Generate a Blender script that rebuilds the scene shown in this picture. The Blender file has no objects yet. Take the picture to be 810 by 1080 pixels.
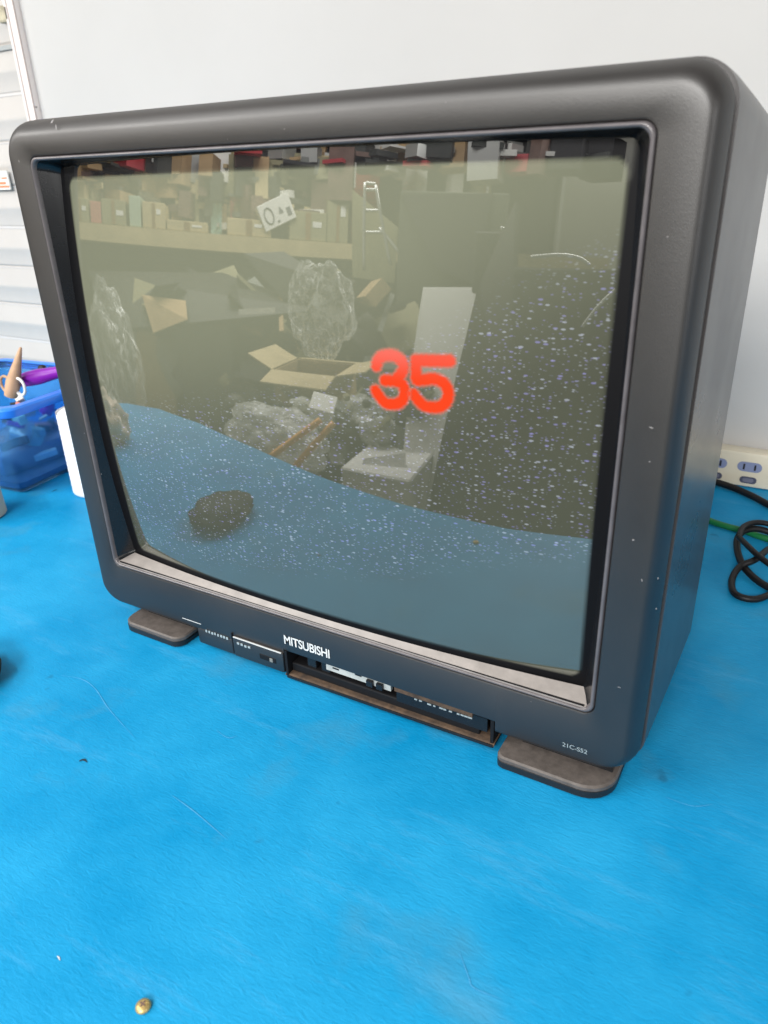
import bpy, bmesh, math, random
from mathutils import Vector, Matrix, Euler, noise
random.seed(7)
S = bpy.context.scene
COL = S.collection

# ------------------------------------------------------------------ helpers
def link(o, parent=None):
    COL.objects.link(o)
    if parent: o.parent = parent
    return o

def tag(o, label=None, cat=None, group=None, kind=None):
    if label: o['label'] = label
    if cat: o['category'] = cat
    if group: o['group'] = group
    if kind: o['kind'] = kind
    return o

def empty(name, loc, label, cat, group=None, rz=0.0):
    o = bpy.data.objects.new(name, None)
    o.empty_display_size = 0.03
    o.location = loc; o.rotation_euler = (0, 0, rz)
    link(o); tag(o, label, cat, group)
    return o

def obj(name, bm, mat, parent=None, smooth=False, angle=None, world=False):
    """bm in the parent's local space unless world=True"""
    me = bpy.data.meshes.new(name)
    bmesh.ops.recalc_face_normals(bm, faces=bm.faces)
    bm.to_mesh(me); bm.free()
    if mat: me.materials.append(mat)
    if smooth:
        for p in me.polygons: p.use_smooth = True
        if angle is not None:
            me.set_sharp_from_angle(angle=math.radians(angle))
    o = bpy.data.objects.new(name, me)
    link(o, parent)
    if parent is not None and world:
        o.matrix_parent_inverse = Matrix.Identity(4)
        inv = (Matrix.Translation(parent.location) @ parent.rotation_euler.to_matrix().to_4x4()).inverted()
        me.transform(inv)
    return o

def bx(bm, x0, x1, y0, y1, z0, z1, M=None, bev=0.0, seg=2):
    r = bmesh.ops.create_cube(bm, size=1.0)
    vs = r['verts']
    for v in vs:
        v.co = Vector(((x0+x1)/2 + v.co.x*(x1-x0), (y0+y1)/2 + v.co.y*(y1-y0), (z0+z1)/2 + v.co.z*(z1-z0)))
    if bev > 0:
        es = list({e for v in vs for e in v.link_edges})
        rr = bmesh.ops.bevel(bm, geom=es, offset=bev, segments=seg, profile=0.5, affect='EDGES')
        vs = list({v for f in rr['faces'] for v in f.verts} | {v for v in vs if v.is_valid})
    if M is not None:
        bmesh.ops.transform(bm, matrix=M, verts=vs)
    return vs

def BM(): return bmesh.new()

def tube_bm(bm, pts, r, n=10, closed=False):
    """smooth tube through points (catmull-rom resampled)"""
    P = [Vector(p) for p in pts]
    Q = []
    for i in range(len(P)-1):
        a = P[max(i-1, 0)]; b = P[i]; c = P[i+1]; d = P[min(i+2, len(P)-1)]
        for k in range(8):
            t = k/8
            Q.append(0.5*((2*b)+(c-a)*t+(2*a-5*b+4*c-d)*t*t+(-a+3*b-3*c+d)*t**3))
    Q.append(P[-1])
    rings = []
    up = Vector((0, 0, 1))
    for i, q in enumerate(Q):
        t = (Q[min(i+1, len(Q)-1)] - Q[max(i-1, 0)]).normalized()
        s = t.cross(up)
        if s.length < 1e-4: s = Vector((1, 0, 0))
        s.normalize(); u = s.cross(t).normalized()
        rr = r[i*len(r)//len(Q)] if isinstance(r, (list, tuple)) else r
        rings.append([bm.verts.new(q + (s*math.cos(a)+u*math.sin(a))*rr) for a in [2*math.pi*k/n for k in range(n)]])
    for i in range(len(rings)-1):
        for k in range(n):
            bm.faces.new((rings[i][k], rings[i][(k+1) % n], rings[i+1][(k+1) % n], rings[i+1][k]))
    bm.faces.new(rings[0]); bm.faces.new(rings[-1])

def lathe_bm(bm, prof, n=40, c=(0, 0, 0), wob=None):
    rings = []
    for (r, z) in prof:
        rings.append([bm.verts.new((c[0]+r*math.cos(2*math.pi*k/n), c[1]+r*math.sin(2*math.pi*k/n), c[2]+z)) for k in range(n)])
    for i in range(len(rings)-1):
        for k in range(n):
            bm.faces.new((rings[i][k], rings[i][(k+1) % n], rings[i+1][(k+1) % n], rings[i+1][k]))
    bm.faces.new(rings[0]); bm.faces.new(rings[-1])

def loft(bm, loops, closed=True, cap0=False, cap1=False):
    L = [[bm.verts.new(p) for p in lp] for lp in loops]
    for i in range(len(L)-1):
        n = len(L[i])
        for k in range(n if closed else n-1):
            a, b, c, d = L[i][k], L[i][(k+1) % n], L[i+1][(k+1) % n], L[i+1][k]
            if (a.co-b.co).length < 1e-9 and (c.co-d.co).length < 1e-9: continue
            try: bm.faces.new((a, b, c, d))
            except ValueError: pass
    if cap0: bm.faces.new(L[0])
    if cap1: bm.faces.new(L[-1])
    return L

def rrect(hx0, hx1, z0, z1, r, n=6):
    """rounded rectangle outline in (x, z), counter-clockwise from bottom right; r = radius or 4 radii (BR, TR, TL, BL)"""
    if not isinstance(r, (list, tuple)): r = [r]*4
    out = []
    for (cx, cz, a0, q) in ((hx1-r[0], z0+r[0], -90, 0), (hx1-r[1], z1-r[1], 0, 1), (hx0+r[2], z1-r[2], 90, 2), (hx0+r[3], z0+r[3], 180, 3)):
        for k in range(n+1):
            a = math.radians(a0 + 90*k/n)
            out.append((cx + r[q]*math.cos(a), cz + r[q]*math.sin(a)))
    return out

# ------------------------------------------------------------------ materials
def mat(name, col=(0.5, 0.5, 0.5), rough=0.5, spec=0.5, metal=0.0, noise_amt=0.0, noise_scale=20, bump=0.0, bump_scale=200,
        rough_var=0.0, emis=None, emis_s=0.0, trans=0.0, alpha=1.0, coat=0.0, coat_r=0.05, sheen=0.0, ior=1.45, col2=None, stretch=(1, 1, 1)):
    m = bpy.data.materials.new(name); m.use_nodes = True
    nt = m.node_tree; N = nt.nodes; Lk = nt.links
    b = N['Principled BSDF']
    b.inputs['Base Color'].default_value = (*col, 1)
    b.inputs['Roughness'].default_value = rough
    b.inputs['Specular IOR Level'].default_value = spec
    b.inputs['Metallic'].default_value = metal
    b.inputs['Transmission Weight'].default_value = trans
    b.inputs['Alpha'].default_value = alpha
    b.inputs['Coat Weight'].default_value = coat
    b.inputs['Coat Roughness'].default_value = coat_r
    b.inputs['IOR'].default_value = ior
    if emis:
        b.inputs['Emission Color'].default_value = (*emis, 1)
        b.inputs['Emission Strength'].default_value = emis_s
    tc = N.new('ShaderNodeTexCoord'); mp = N.new('ShaderNodeMapping'); mp.inputs['Scale'].default_value = stretch
    Lk.new(tc.outputs['Object'], mp.inputs['Vector'])
    if noise_amt > 0 or col2:
        nz = N.new('ShaderNodeTexNoise'); nz.inputs['Scale'].default_value = noise_scale
        nz.inputs['Detail'].default_value = 6; nz.inputs['Roughness'].default_value = 0.6
        Lk.new(mp.outputs[0], nz.inputs['Vector'])
        cr = N.new('ShaderNodeMapRange'); cr.inputs[1].default_value = 0.3; cr.inputs[2].default_value = 0.7
        Lk.new(nz.outputs['Fac'], cr.inputs[0])
        mx = N.new('ShaderNodeMix'); mx.data_type = 'RGBA'
        a = col if col2 else tuple(c*(1-noise_amt) for c in col)
        c2 = col2 if col2 else tuple(min(1, c*(1+noise_amt)) for c in col)
        mx.inputs[6].default_value = (*a, 1); mx.inputs[7].default_value = (*c2, 1)
        Lk.new(cr.outputs[0], mx.inputs[0]); Lk.new(mx.outputs[2], b.inputs['Base Color'])
        if rough_var > 0:
            rr = N.new('ShaderNodeMapRange'); rr.inputs[1].default_value = 0.3; rr.inputs[2].default_value = 0.7
            rr.inputs[3].default_value = rough-rough_var; rr.inputs[4].default_value = rough+rough_var
            Lk.new(nz.outputs['Fac'], rr.inputs[0]); Lk.new(rr.outputs[0], b.inputs['Roughness'])
    if bump > 0:
        n2 = N.new('ShaderNodeTexNoise'); n2.inputs['Scale'].default_value = bump_scale; n2.inputs['Detail'].default_value = 3
        Lk.new(mp.outputs[0], n2.inputs['Vector'])
        bp = N.new('ShaderNodeBump'); bp.inputs['Strength'].default_value = bump; bp.inputs['Distance'].default_value = 0.001
        Lk.new(n2.outputs['Fac'], bp.inputs['Height']); Lk.new(bp.outputs[0], b.inputs['Normal'])
    return m

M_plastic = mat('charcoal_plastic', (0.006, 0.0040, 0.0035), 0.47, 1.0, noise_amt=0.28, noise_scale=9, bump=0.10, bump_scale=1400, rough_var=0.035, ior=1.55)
M_side = mat('lit_side_plastic', (0.045, 0.041, 0.041), 0.30, 0.8, noise_amt=0.10, noise_scale=9, bump=0.04, bump_scale=1400, rough_var=0.05)  # paler than the bezel: light on the side put into the colour
M_lip = mat('lip_plastic', (0.11, 0.10, 0.105), 0.30, 0.7, noise_amt=0.2, noise_scale=60)
M_dark = mat('dark_plastic', (0.010, 0.011, 0.013), 0.22, 0.5, noise_amt=0.2, noise_scale=40)
M_ledge = mat('toplit_ledge', (0.30, 0.275, 0.26), 0.5, 0.5, noise_amt=0.18, noise_scale=45, bump=0.15, bump_scale=500)  # pale base colour stands in for light falling from above
M_black = mat('black_void', (0.006, 0.006, 0.007), 0.6, 0.3)
M_foot = mat('foot_plastic', (0.10, 0.086, 0.078), 0.5, 0.5, noise_amt=0.25, noise_scale=140, bump=0.2, bump_scale=300)
M_rubber = mat('foot_rubber', (0.012, 0.013, 0.015), 0.4, 0.5)
M_print = mat('white_print', (0.62, 0.63, 0.62), 0.5)
M_printdim = mat('dim_print', (0.30, 0.36, 0.38), 0.5)
M_scuff = mat('pale_scuff', (0.26, 0.25, 0.25), 0.6)
M_greylabel = mat('grey_label', (0.42, 0.44, 0.42), 0.5, noise_amt=0.15, noise_scale=90)
M_dust = mat('brown_dust', (0.11, 0.068, 0.04), 0.8, col2=(0.016, 0.012, 0.011), noise_scale=90, bump=0.4, bump_scale=400)
M_wall = mat('white_paint_wall', (0.54, 0.535, 0.525), 0.6, 0.3, noise_amt=0.03, noise_scale=3, bump=0.05, bump_scale=120)
M_slat = mat('white_slats', (0.54, 0.52, 0.50), 0.5, 0.3, noise_amt=0.05, noise_scale=6)
M_slatdark = mat('slat_groove', (0.62, 0.60, 0.59), 0.6)
M_trim = mat('cream_trim', (0.82, 0.75, 0.72), 0.45, noise_amt=0.04, noise_scale=12)
M_trimline = mat('trim_groove', (0.45, 0.38, 0.36), 0.6)
M_concrete = mat('concrete', (0.30, 0.30, 0.25), 0.7, 0.3, noise_amt=0.2, noise_scale=2.5)
M_card = mat('cardboard', (0.44, 0.31, 0.17), 0.75, 0.2, noise_amt=0.12, noise_scale=8)
M_card2 = mat('pale_cardboard', (0.50, 0.41, 0.24), 0.75, 0.2, noise_amt=0.12, noise_scale=8)
M_olive = mat('olive_board', (0.30, 0.28, 0.17), 0.7, 0.2, noise_amt=0.15, noise_scale=6)
M_darkbox = mat('dark_crate', (0.055, 0.06, 0.055), 0.6, 0.4, noise_amt=0.25, noise_scale=8)
M_darkback = mat('dark_back_board', (0.02, 0.02, 0.022), 0.7, noise_amt=.3, noise_scale=3)
M_tape = mat('brown_tape', (0.27, 0.17, 0.08), 0.35, 0.5)
M_midgrey = mat('mid_grey', (0.18, 0.19, 0.18), 0.6, 0.3, noise_amt=0.2, noise_scale=5)
M_white = mat('white_card', (0.80, 0.80, 0.76), 0.6, noise_amt=0.04, noise_scale=5)
M_mint = mat('mint_card', (0.45, 0.72, 0.66), 0.5)
M_red = mat('red_card', (0.45, 0.05, 0.06), 0.5)
M_pinkred = mat('pinkish_card', (0.55, 0.20, 0.17), 0.5)
M_brown = mat('brown_box', (0.16, 0.10, 0.08), 0.6, noise_amt=0.2, noise_scale=10)
M_bag = mat('clear_plastic_bag', (0.72, 0.74, 0.72), 0.25, 0.8, alpha=0.20, bump=1.0, bump_scale=9)
def bag_mat(name, base_a, sc):
    m = mat(name, (0.74, 0.76, 0.74), 0.2, 0.8, bump=0.9, bump_scale=sc*1.5)
    N = m.node_tree.nodes; Lk = m.node_tree.links; b = N['Principled BSDF']
    tc = N.new('ShaderNodeTexCoord'); mp = N.new('ShaderNodeMapping'); mp.inputs['Scale'].default_value = (1.6, 1.6, 0.7)
    nz = N.new('ShaderNodeTexNoise'); nz.inputs['Scale'].default_value = sc; nz.inputs['Detail'].default_value = 3; nz.inputs['Distortion'].default_value = 1.2
    Lk.new(tc.outputs['Object'], mp.inputs['Vector']); Lk.new(mp.outputs[0], nz.inputs['Vector'])
    a = N.new('ShaderNodeMath'); a.operation = 'SUBTRACT'; a.inputs[1].default_value = 0.5; Lk.new(nz.outputs['Fac'], a.inputs[0])
    c = N.new('ShaderNodeMath'); c.operation = 'ABSOLUTE'; Lk.new(a.outputs[0], c.inputs[0])
    r_ = N.new('ShaderNodeMapRange'); r_.inputs[1].default_value = 0.0; r_.inputs[2].default_value = 0.035; r_.inputs[3].default_value = 0.75; r_.inputs[4].default_value = base_a
    Lk.new(c.outputs[0], r_.inputs[0]); Lk.new(r_.outputs[0], b.inputs['Alpha'])
    return m
M_bag = bag_mat('clear_plastic_bag', 0.12, 9)
M_steel = mat('pale_steel', (0.55, 0.56, 0.54), 0.4, metal=0.6)
M_cream = mat('cream_plastic', (0.72, 0.66, 0.52), 0.35, 0.5, noise_amt=0.04, noise_scale=30)
M_socket = mat('blue_grey_socket', (0.22, 0.26, 0.42), 0.4)
M_switch = mat('slate_switch', (0.07, 0.08, 0.13), 0.35)
M_slot = mat('slot_black', (0.005, 0.005, 0.008), 0.5)
M_cable = mat('black_cable', (0.006, 0.006, 0.007), 0.5, 0.4)
M_green = mat('green_cable', (0.01, 0.16, 0.045), 0.4, 0.5)
M_bin = mat('translucent_blue', (0.22, 0.55, 1.0), 0.14, 0.5, trans=0.85, noise_amt=0.1, noise_scale=12, ior=1.2)
M_purple = mat('purple_plastic', (0.25, 0.015, 0.42), 0.3, 0.5)
M_cone = mat('beige_wood', (0.52, 0.33, 0.20), 0.6, noise_amt=0.25, noise_scale=30)
M_roll = mat('white_paper_roll', (0.82, 0.83, 0.86), 0.7, 0.2, bump=0.1, bump_scale=60)
M_beige = mat('beige_plastic', (0.52, 0.46, 0.36), 0.45, noise_amt=0.06, noise_scale=20)
M_brass = mat('dull_brass', (0.55, 0.40, 0.16), 0.4, 0.5, metal=0.6, noise_amt=0.3, noise_scale=300)
M_pouch = mat('dark_olive_cloth', (0.010, 0.010, 0.008), 0.6, 0.3, col2=(0.035, 0.032, 0.02), noise_scale=22, bump=0.5, bump_scale=60)
M_rag = mat('beige_rag', (0.40, 0.32, 0.26), 0.9, 0.1, col2=(0.75, 0.66, 0.58), noise_scale=30, bump=0.8, bump_scale=90)
M_orange = mat('orange_stick', (0.95, 0.45, 0.10), 0.5)
M_foil = bag_mat('crumpled_plastic', 0.38, 22)

def table_mat():
    m = bpy.data.materials.new('blue_vinyl_mat'); m.use_nodes = True
    nt = m.node_tree; N = nt.nodes; Lk = nt.links; b = N['Principled BSDF']
    tc = N.new('ShaderNodeTexCoord')
    # broad patchy wear
    n1 = N.new('ShaderNodeTexNoise'); n1.inputs['Scale'].default_value = 8.5; n1.inputs['Detail'].default_value = 7; n1.inputs['Roughness'].default_value = 0.62
    Lk.new(tc.outputs['Object'], n1.inputs['Vector'])
    r1 = N.new('ShaderNodeMapRange'); r1.inputs[1].default_value = 0.33; r1.inputs[2].default_value = 0.68
    Lk.new(n1.outputs['Fac'], r1.inputs[0])
    mx = N.new('ShaderNodeMix'); mx.data_type = 'RGBA'
    mx.inputs[6].default_value = (0.000, 0.225, 0.48, 1); mx.inputs[7].default_value = (0.018, 0.315, 0.60, 1)
    Lk.new(r1.outputs[0], mx.inputs[0])
    # faint grey smudges
    n3 = N.new('ShaderNodeTexNoise'); n3.inputs['Scale'].default_value = 13; n3.inputs['Detail'].default_value = 5
    Lk.new(tc.outputs['Object'], n3.inputs['Vector'])
    r3 = N.new('ShaderNodeMapRange'); r3.inputs[1].default_value = 0.60; r3.inputs[2].default_value = 0.78; r3.inputs[4].default_value = 0.75
    Lk.new(n3.outputs['Fac'], r3.inputs[0])
    mx2 = N.new('ShaderNodeMix'); mx2.data_type = 'RGBA'; mx2.inputs[7].default_value = (0.050, 0.255, 0.42, 1)
    Lk.new(r3.outputs[0], mx2.inputs[0]); Lk.new(mx.outputs[2], mx2.inputs[6])
    # long pale rub marks and small dark stains
    m5 = N.new('ShaderNodeMapping'); m5.inputs['Rotation'].default_value = (0, 0, math.radians(35)); m5.inputs['Scale'].default_value = (3, 16, 1)
    Lk.new(tc.outputs['Object'], m5.inputs['Vector'])
    n5 = N.new('ShaderNodeTexNoise'); n5.inputs['Scale'].default_value = 2.2; n5.inputs['Detail'].default_value = 8; n5.inputs['Roughness'].default_value = 0.75
    Lk.new(m5.outputs[0], n5.inputs['Vector'])
    r5 = N.new('ShaderNodeMapRange'); r5.inputs[1].default_value = 0.56; r5.inputs[2].default_value = 0.74; r5.inputs[4].default_value = 0.45
    Lk.new(n5.outputs['Fac'], r5.inputs[0])
    mx3 = N.new('ShaderNodeMix'); mx3.data_type = 'RGBA'; mx3.inputs[7].default_value = (0.085, 0.36, 0.62, 1)
    Lk.new(r5.outputs[0], mx3.inputs[0]); Lk.new(mx2.outputs[2], mx3.inputs[6])
    n6 = N.new('ShaderNodeTexNoise'); n6.inputs['Scale'].default_value = 38; n6.inputs['Detail'].default_value = 2
    Lk.new(tc.outputs['Object'], n6.inputs['Vector'])
    r6 = N.new('ShaderNodeMapRange'); r6.inputs[1].default_value = 0.74; r6.inputs[2].default_value = 0.80; r6.inputs[4].default_value = 0.6
    Lk.new(n6.outputs['Fac'], r6.inputs[0])
    mx4 = N.new('ShaderNodeMix'); mx4.data_type = 'RGBA'; mx4.inputs[7].default_value = (0.01, 0.13, 0.26, 1)
    Lk.new(r6.outputs[0], mx4.inputs[0]); Lk.new(mx3.outputs[2], mx4.inputs[6])
    Lk.new(mx4.outputs[2], b.inputs['Base Color'])
    # leather-like diagonal creases
    mp = N.new('ShaderNodeMapping'); mp.inputs['Rotation'].default_value = (0, 0, math.radians(-12)); mp.inputs['Scale'].default_value = (1.0, 2.6, 1)
    Lk.new(tc.outputs['Object'], mp.inputs['Vector'])
    wn = N.new('ShaderNodeTexNoise'); wn.inputs['Scale'].default_value = 150; wn.inputs['Detail'].default_value = 4; wn.inputs['Distortion'].default_value = 0.8
    Lk.new(mp.outputs[0], wn.inputs['Vector'])
    w2 = N.new('ShaderNodeTexNoise'); w2.inputs['Scale'].default_value = 9; w2.inputs['Detail'].default_value = 2
    Lk.new(tc.outputs['Object'], w2.inputs['Vector'])
    ad = N.new('ShaderNodeMath'); ad.operation = 'MULTIPLY_ADD'; ad.inputs[1].default_value = 3.0
    Lk.new(w2.outputs['Fac'], ad.inputs[0]); Lk.new(wn.outputs['Fac'], ad.inputs[2])
    bp = N.new('ShaderNodeBump'); bp.inputs['Strength'].default_value = 0.42; bp.inputs['Distance'].default_value = 0.0010
    Lk.new(ad.outputs[0], bp.inputs['Height']); Lk.new(bp.outputs[0], b.inputs['Normal'])
    b.inputs['Roughness'].default_value = 0.5; b.inputs['Specular IOR Level'].default_value = 0.12
    return m
M_table = table_mat()

# ------------------------------------------------------------------ camera (f = 780.1 px at 810 px wide)
CAM = Vector((0.3072, -0.3932, 0.3881))
EUL = Euler((math.radians(65.1467), math.radians(1.8429), math.radians(30.1100)), 'XYZ')
F = 780.1
cam = bpy.data.cameras.new('camera'); cam.sensor_fit = 'HORIZONTAL'; cam.sensor_width = 36; cam.lens = F*36/810
cam.clip_start = 0.01; cam.clip_end = 200
co = bpy.data.objects.new('camera', cam); link(co); co.location = CAM; co.rotation_euler = EUL
S.camera = co
cam.dof.use_dof = True; cam.dof.focus_distance = 0.62; cam.dof.aperture_fstop = 14
MC = EUL.to_matrix()
def ray(px, py):
    return (MC @ Vector(((px-405)/F, -(py-540)/F, -1.0))).normalized()
def at(px, py, ax, v):
    d = ray(px, py); return CAM + d*((v-CAM[ax])/d[ax])
def proj(P):
    q = MC.transposed() @ (Vector(P)-CAM)
    return 405 - F*q.x/q.z, 540 + F*q.y/q.z

# picture tube face: gently domed sheet
ZC, HX, HZ = 0.233, 0.21, 0.1595
SGX, SGZ = 0.0125, 0.0085
def gy(x, z): return 0.0165 - SGX*(1-(x/HX)**2) - SGZ*(1-((z-ZC)/HZ)**2)
def glass_hit(px, py):
    d = ray(px, py); t = -CAM.y/d.y
    for _ in range(30):
        P = CAM + d*t; t += (gy(P.x, P.z)-P.y)/d.y
    return CAM + d*t, d
def bounce(px, py):
    P, d = glass_hit(px, py)
    n = Vector((2*SGX*P.x/HX**2, -1, 2*SGZ*(P.z-ZC)/HZ**2)).normalized()
    return P, d - 2*d.dot(n)*n

# ------------------------------------------------------------------ television
TV = empty('television', (0, 0.1, 0), 'charcoal grey boxy CRT television with red 35 on its screen, standing on the blue table', 'television')

# -- bezel: lofted shell. Outline points have an identical order in every loop
NOTCH = (-0.0306, 0.1575)
XB = [0.185, 0.170, NOTCH[1], NOTCH[1]-0.0001, 0.12, 0.08, 0.04, 0.0, NOTCH[0]+0.0001, NOTCH[0], -0.06, -0.09, -0.125, -0.170, -0.185]
def outline(hx, z0, z1, rt, rb, notch=None, n=10, chin=0.0):
    """from bottom-right corner CCW; bottom side walked separately so it can carry the notch of the control compartment"""
    pts = []
    for (cx, cz, a0, rx, rz) in ((hx-rb, z0+rb*0.8, -90, rb, rb*0.8), (hx-rt, z1-rt, 0, rt, rt), (-hx+rt, z1-rt, 90, rt, rt), (-hx+rb, z0+rb*0.8, 180, rb, rb*0.8)):
        for k in range(n+1):
            a = math.radians(a0+90*k/n)
            pts.append((cx+rx*math.cos(a), cz+rz*math.sin(a)))
    # bottom, left to right
    for x in reversed(XB):
        z = z0
        if notch is not None and NOTCH[0]+0.00005 < x < NOTCH[1]-0.00005: z = notch
        elif chin and -0.13 < x < NOTCH[1]+0.005: z = z0-chin*0 
        pts.append((x, z))
    return pts
def loop3(pts, y): return [(x, y(x, z) if callable(y) else y, z) for (x, z) in pts]
bm = BM()
Z0, Z1 = 0.0150, 0.4300
loops = []
side = [  # (y, hx, z0, z1, rt, rb)
    (0.165, 0.2592, 0.030, 0.4130, 0.020, 0.022),
    (0.160, 0.2596, 0.026, 0.4170, 0.020, 0.022),
    (0.100, 0.2580, 0.021, 0.4235, 0.0210, 0.024),
    (0.040, 0.2560, 0.017, 0.4290, 0.0210, 0.026),
    (0.026, 0.2553, 0.016, 0.4300, 0.0210, 0.026),
    (0.020, 0.2549, 0.0155, 0.4302, 0.0210, 0.026),
    (0.015, 0.2545, 0.015, 0.4300, 0.025, 0.026)]
for (y, hx, z0, z1, rt, rb) in side[:-1]:
    loops.append(loop3(outline(hx+0.0006, z0-0.0004, z1+0.0002, rt, rb, 0.0290), y))
loops.append(loop3(outline(0.2530, 0.0170, 0.4280, 0.024, 0.024, 0.0300), 0.0200))
bm = BM(); loft(bm, loops, closed=True)
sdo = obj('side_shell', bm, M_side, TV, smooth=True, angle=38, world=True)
bm = BM(); loops = [loop3(outline(0.2535, 0.0160, 0.4290, 0.022, 0.026, 0.0290), 0.022)]
for k in range(0, 9):        # rounded front edge
    a = math.radians(22+68*k/8)
    s = math.sin(a); c = 1-math.cos(a)
    hx = 0.2549 - 0.0095*c
    z1 = 0.4306 - 0.0125*c
    z0 = 0.015 + 0.006*c
    y = 0.015*(1-s)/(1-math.sin(math.radians(22)))
    loops.append(loop3(outline(hx, z0, z1, 0.022-0.006*c, 0.026-0.006*c, 0.0290), y))
def opening(hx, z0, z1, r, n=10):
    pts = []
    for (cx, cz, a0) in ((hx-r, z0+r, -90), (hx-r, z1-r, 0), (-hx+r, z1-r, 90), (-hx+r, z0+r, 180)):
        for k in range(n+1):
            a = math.radians(a0+90*k/n); pts.append((cx+r*math.cos(a), cz+r*math.sin(a)))
    for x in reversed(XB):
        pts.append((x, z0))
    return pts
loops.append(loop3(outline(0.2425, 0.0225, 0.4145, 0.0150, 0.0175, 0.0305), -0.0003))
loops.append(loop3(opening(0.2262, 0.0592, 0.4066, 0.0085), 0.0))
loops.append(loop3(opening(0.2252, 0.0602, 0.4056, 0.0080), 0.0004))
loops.append(loop3(opening(0.2243, 0.0612, 0.4047, 0.0075), 0.0022))
body_front = loft(bm, loops, closed=True)
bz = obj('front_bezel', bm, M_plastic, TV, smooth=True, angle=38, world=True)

# raised bead round the opening, then the inner walls
bm = BM()
lp = []
for (e, y) in ((0.0021, 0.0024), (0.0018, 0.0002), (0.0011, -0.0007), (0.0003, -0.0006), (-0.0004, 0.0004), (-0.0006, 0.0030)):
    lp.append(loop3(opening(0.2222+e, 0.0634-e, 0.4026+e, 0.0065), y))
loft(bm, lp)
obj('opening_bead', bm, M_lip, TV, smooth=True, world=True)
bm = BM()
lp = [loop3(opening(0.2216, 0.0640, 0.4020, 0.0065), 0.003)]
def yw(f): return lambda x, z: 0.003 + (gy(x, z)+0.0015-0.003)*f
lp.append(loop3(opening(0.2180, 0.0655, 0.4005, 0.0065), yw(0.45)))
lp.append(loop3(opening(0.2138, 0.0668, 0.3988, 0.0065), yw(0.9)))
lp.append(loop3(opening(0.2134, 0.0670, 0.3986, 0.0065), yw(1.0)))
L = loft(bm, lp)
wall_o = obj('screen_surround', bm, M_dark, TV, smooth=True, angle=40, world=True)
# lower ledge of the surround, light from above painted as a paler colour: own part
bm = BM()
A = []; 
nx = 60
for j, f in enumerate((0.0, 0.25, 0.5, 0.75, 0.92)):
    row = []
    for i in range(nx+1):
        hx = 0.2214 - 0.0075*f
        x = -hx + 2*hx*i/nx
        z = 0.0649 + 0.0044*f
        yy = 0.0008 + (gy(x, z) - 0.0008)*f
        row.append(bm.verts.new((x, yy, z)))
    A.append(row)
for j in range(len(A)-1):
    for i in range(nx): bm.faces.new((A[j][i], A[j][i+1], A[j+1][i+1], A[j+1][i]))
low = [bm.verts.new((v.co.x, 0.0010, 0.0632)) for v in A[0]]
for i in range(nx): bm.faces.new((low[i], low[i+1], A[0][i+1], A[0][i]))
o = obj('lower_ledge', bm, M_ledge, TV, smooth=True, angle=40, world=True)
o['label'] = 'grey ledge under the screen, painted paler for light from above'
# thin line in the ledge
bm = BM()
for i in range(nx):
    x0 = -0.2180+0.436*i/nx; x1 = -0.2180+0.436*(i+1)/nx
    def lg(x, f):
        z = 0.0649+0.0044*f; return (x, 0.0008+(gy(x, z)-0.0008)*f, z)
    q = [bm.verts.new(lg(x, f)) for (x, f) in ((x0, 0.0), (x1, 0.0), (x1, 0.10), (x0, 0.10))]
    bm.faces.new(q)
bmesh.ops.remove_doubles(bm, verts=bm.verts, dist=1e-6)
for v in bm.verts: v.co.z += 0.0002
obj('ledge_groove', bm, M_black, TV, world=True)

# back shell
bm = BM()
lp = []
for (y, hx, z0, z1, r) in ((0.162, 0.2540, 0.034, 0.408, 0.02), (0.20, 0.2480, 0.034, 0.402, 0.02), (0.27, 0.215, 0.036, 0.37, 0.03), (0.36, 0.17, 0.04, 0.33, 0.03), (0.44, 0.14, 0.06, 0.29, 0.03), (0.455, 0.12, 0.08, 0.27, 0.03)):
    lp.append([(x, y, z) for (x, z) in rrect(-hx, hx, z0, z1, r, 6)])
loft(bm, lp, cap0=True, cap1=True)
obj('rear_shell', bm, M_plastic, TV, smooth=True, angle=40, world=True)

# -- picture tube with baked display and haze masks
from bisect import bisect
def poly_in(x, y, P):
    c = False; j = len(P)-1
    for i in range(len(P)):
        if (P[i][1] > y) != (P[j][1] > y) and x < (P[j][0]-P[i][0])*(y-P[i][1])/(P[j][1]-P[i][1])+P[i][0]: c = not c
        j = i
    return c
def interp(x, tab):
    if x <= tab[0][0]: return tab[0][1]
    for (a, b) in zip(tab, tab[1:]):
        if x <= b[0]: return a[1]+(b[1]-a[1])*(x-a[0])/(b[0]-a[0])
    return tab[-1][1]
# scan band, given as heights on the screen (x in m -> z in m)
def zpx(px, py):
    P, _ = glass_hit(px, py); return (P.x, P.z)
TOPB = sorted(zpx(*q) for q in ((120, 440), (160, 440), (260, 432), (330, 420), (400, 400), (460, 372), (520, 335), (590, 300), (660, 270)))
BOTB = sorted(zpx(*q) for q in ((140, 575), (200, 590), (260, 600), (330, 604), (420, 606), (500, 592), (560, 590), (630, 590)))
bm = BM()
nx, nz = 270, 206
hx, z0, z1 = 0.2215, 0.0645, 0.4025
grid = [[bm.verts.new((-hx+2*hx*i/nx, 0, z0+(z1-z0)*j/nz)) for i in range(nx+1)] for j in range(nz+1)]
for r_ in grid:
    for v in r_: v.co.y = gy(v.co.x, v.co.z)
for j in range(nz):
    for i in range(nx): bm.faces.new((grid[j][i], grid[j][i+1], grid[j+1][i+1], grid[j+1][i]))
tube = obj('picture_tube', bm, None, TV, smooth=True, world=True)
me = tube.data
fl = me.flip_normals() if me.polygons[0].normal.y > 0 else None
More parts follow.
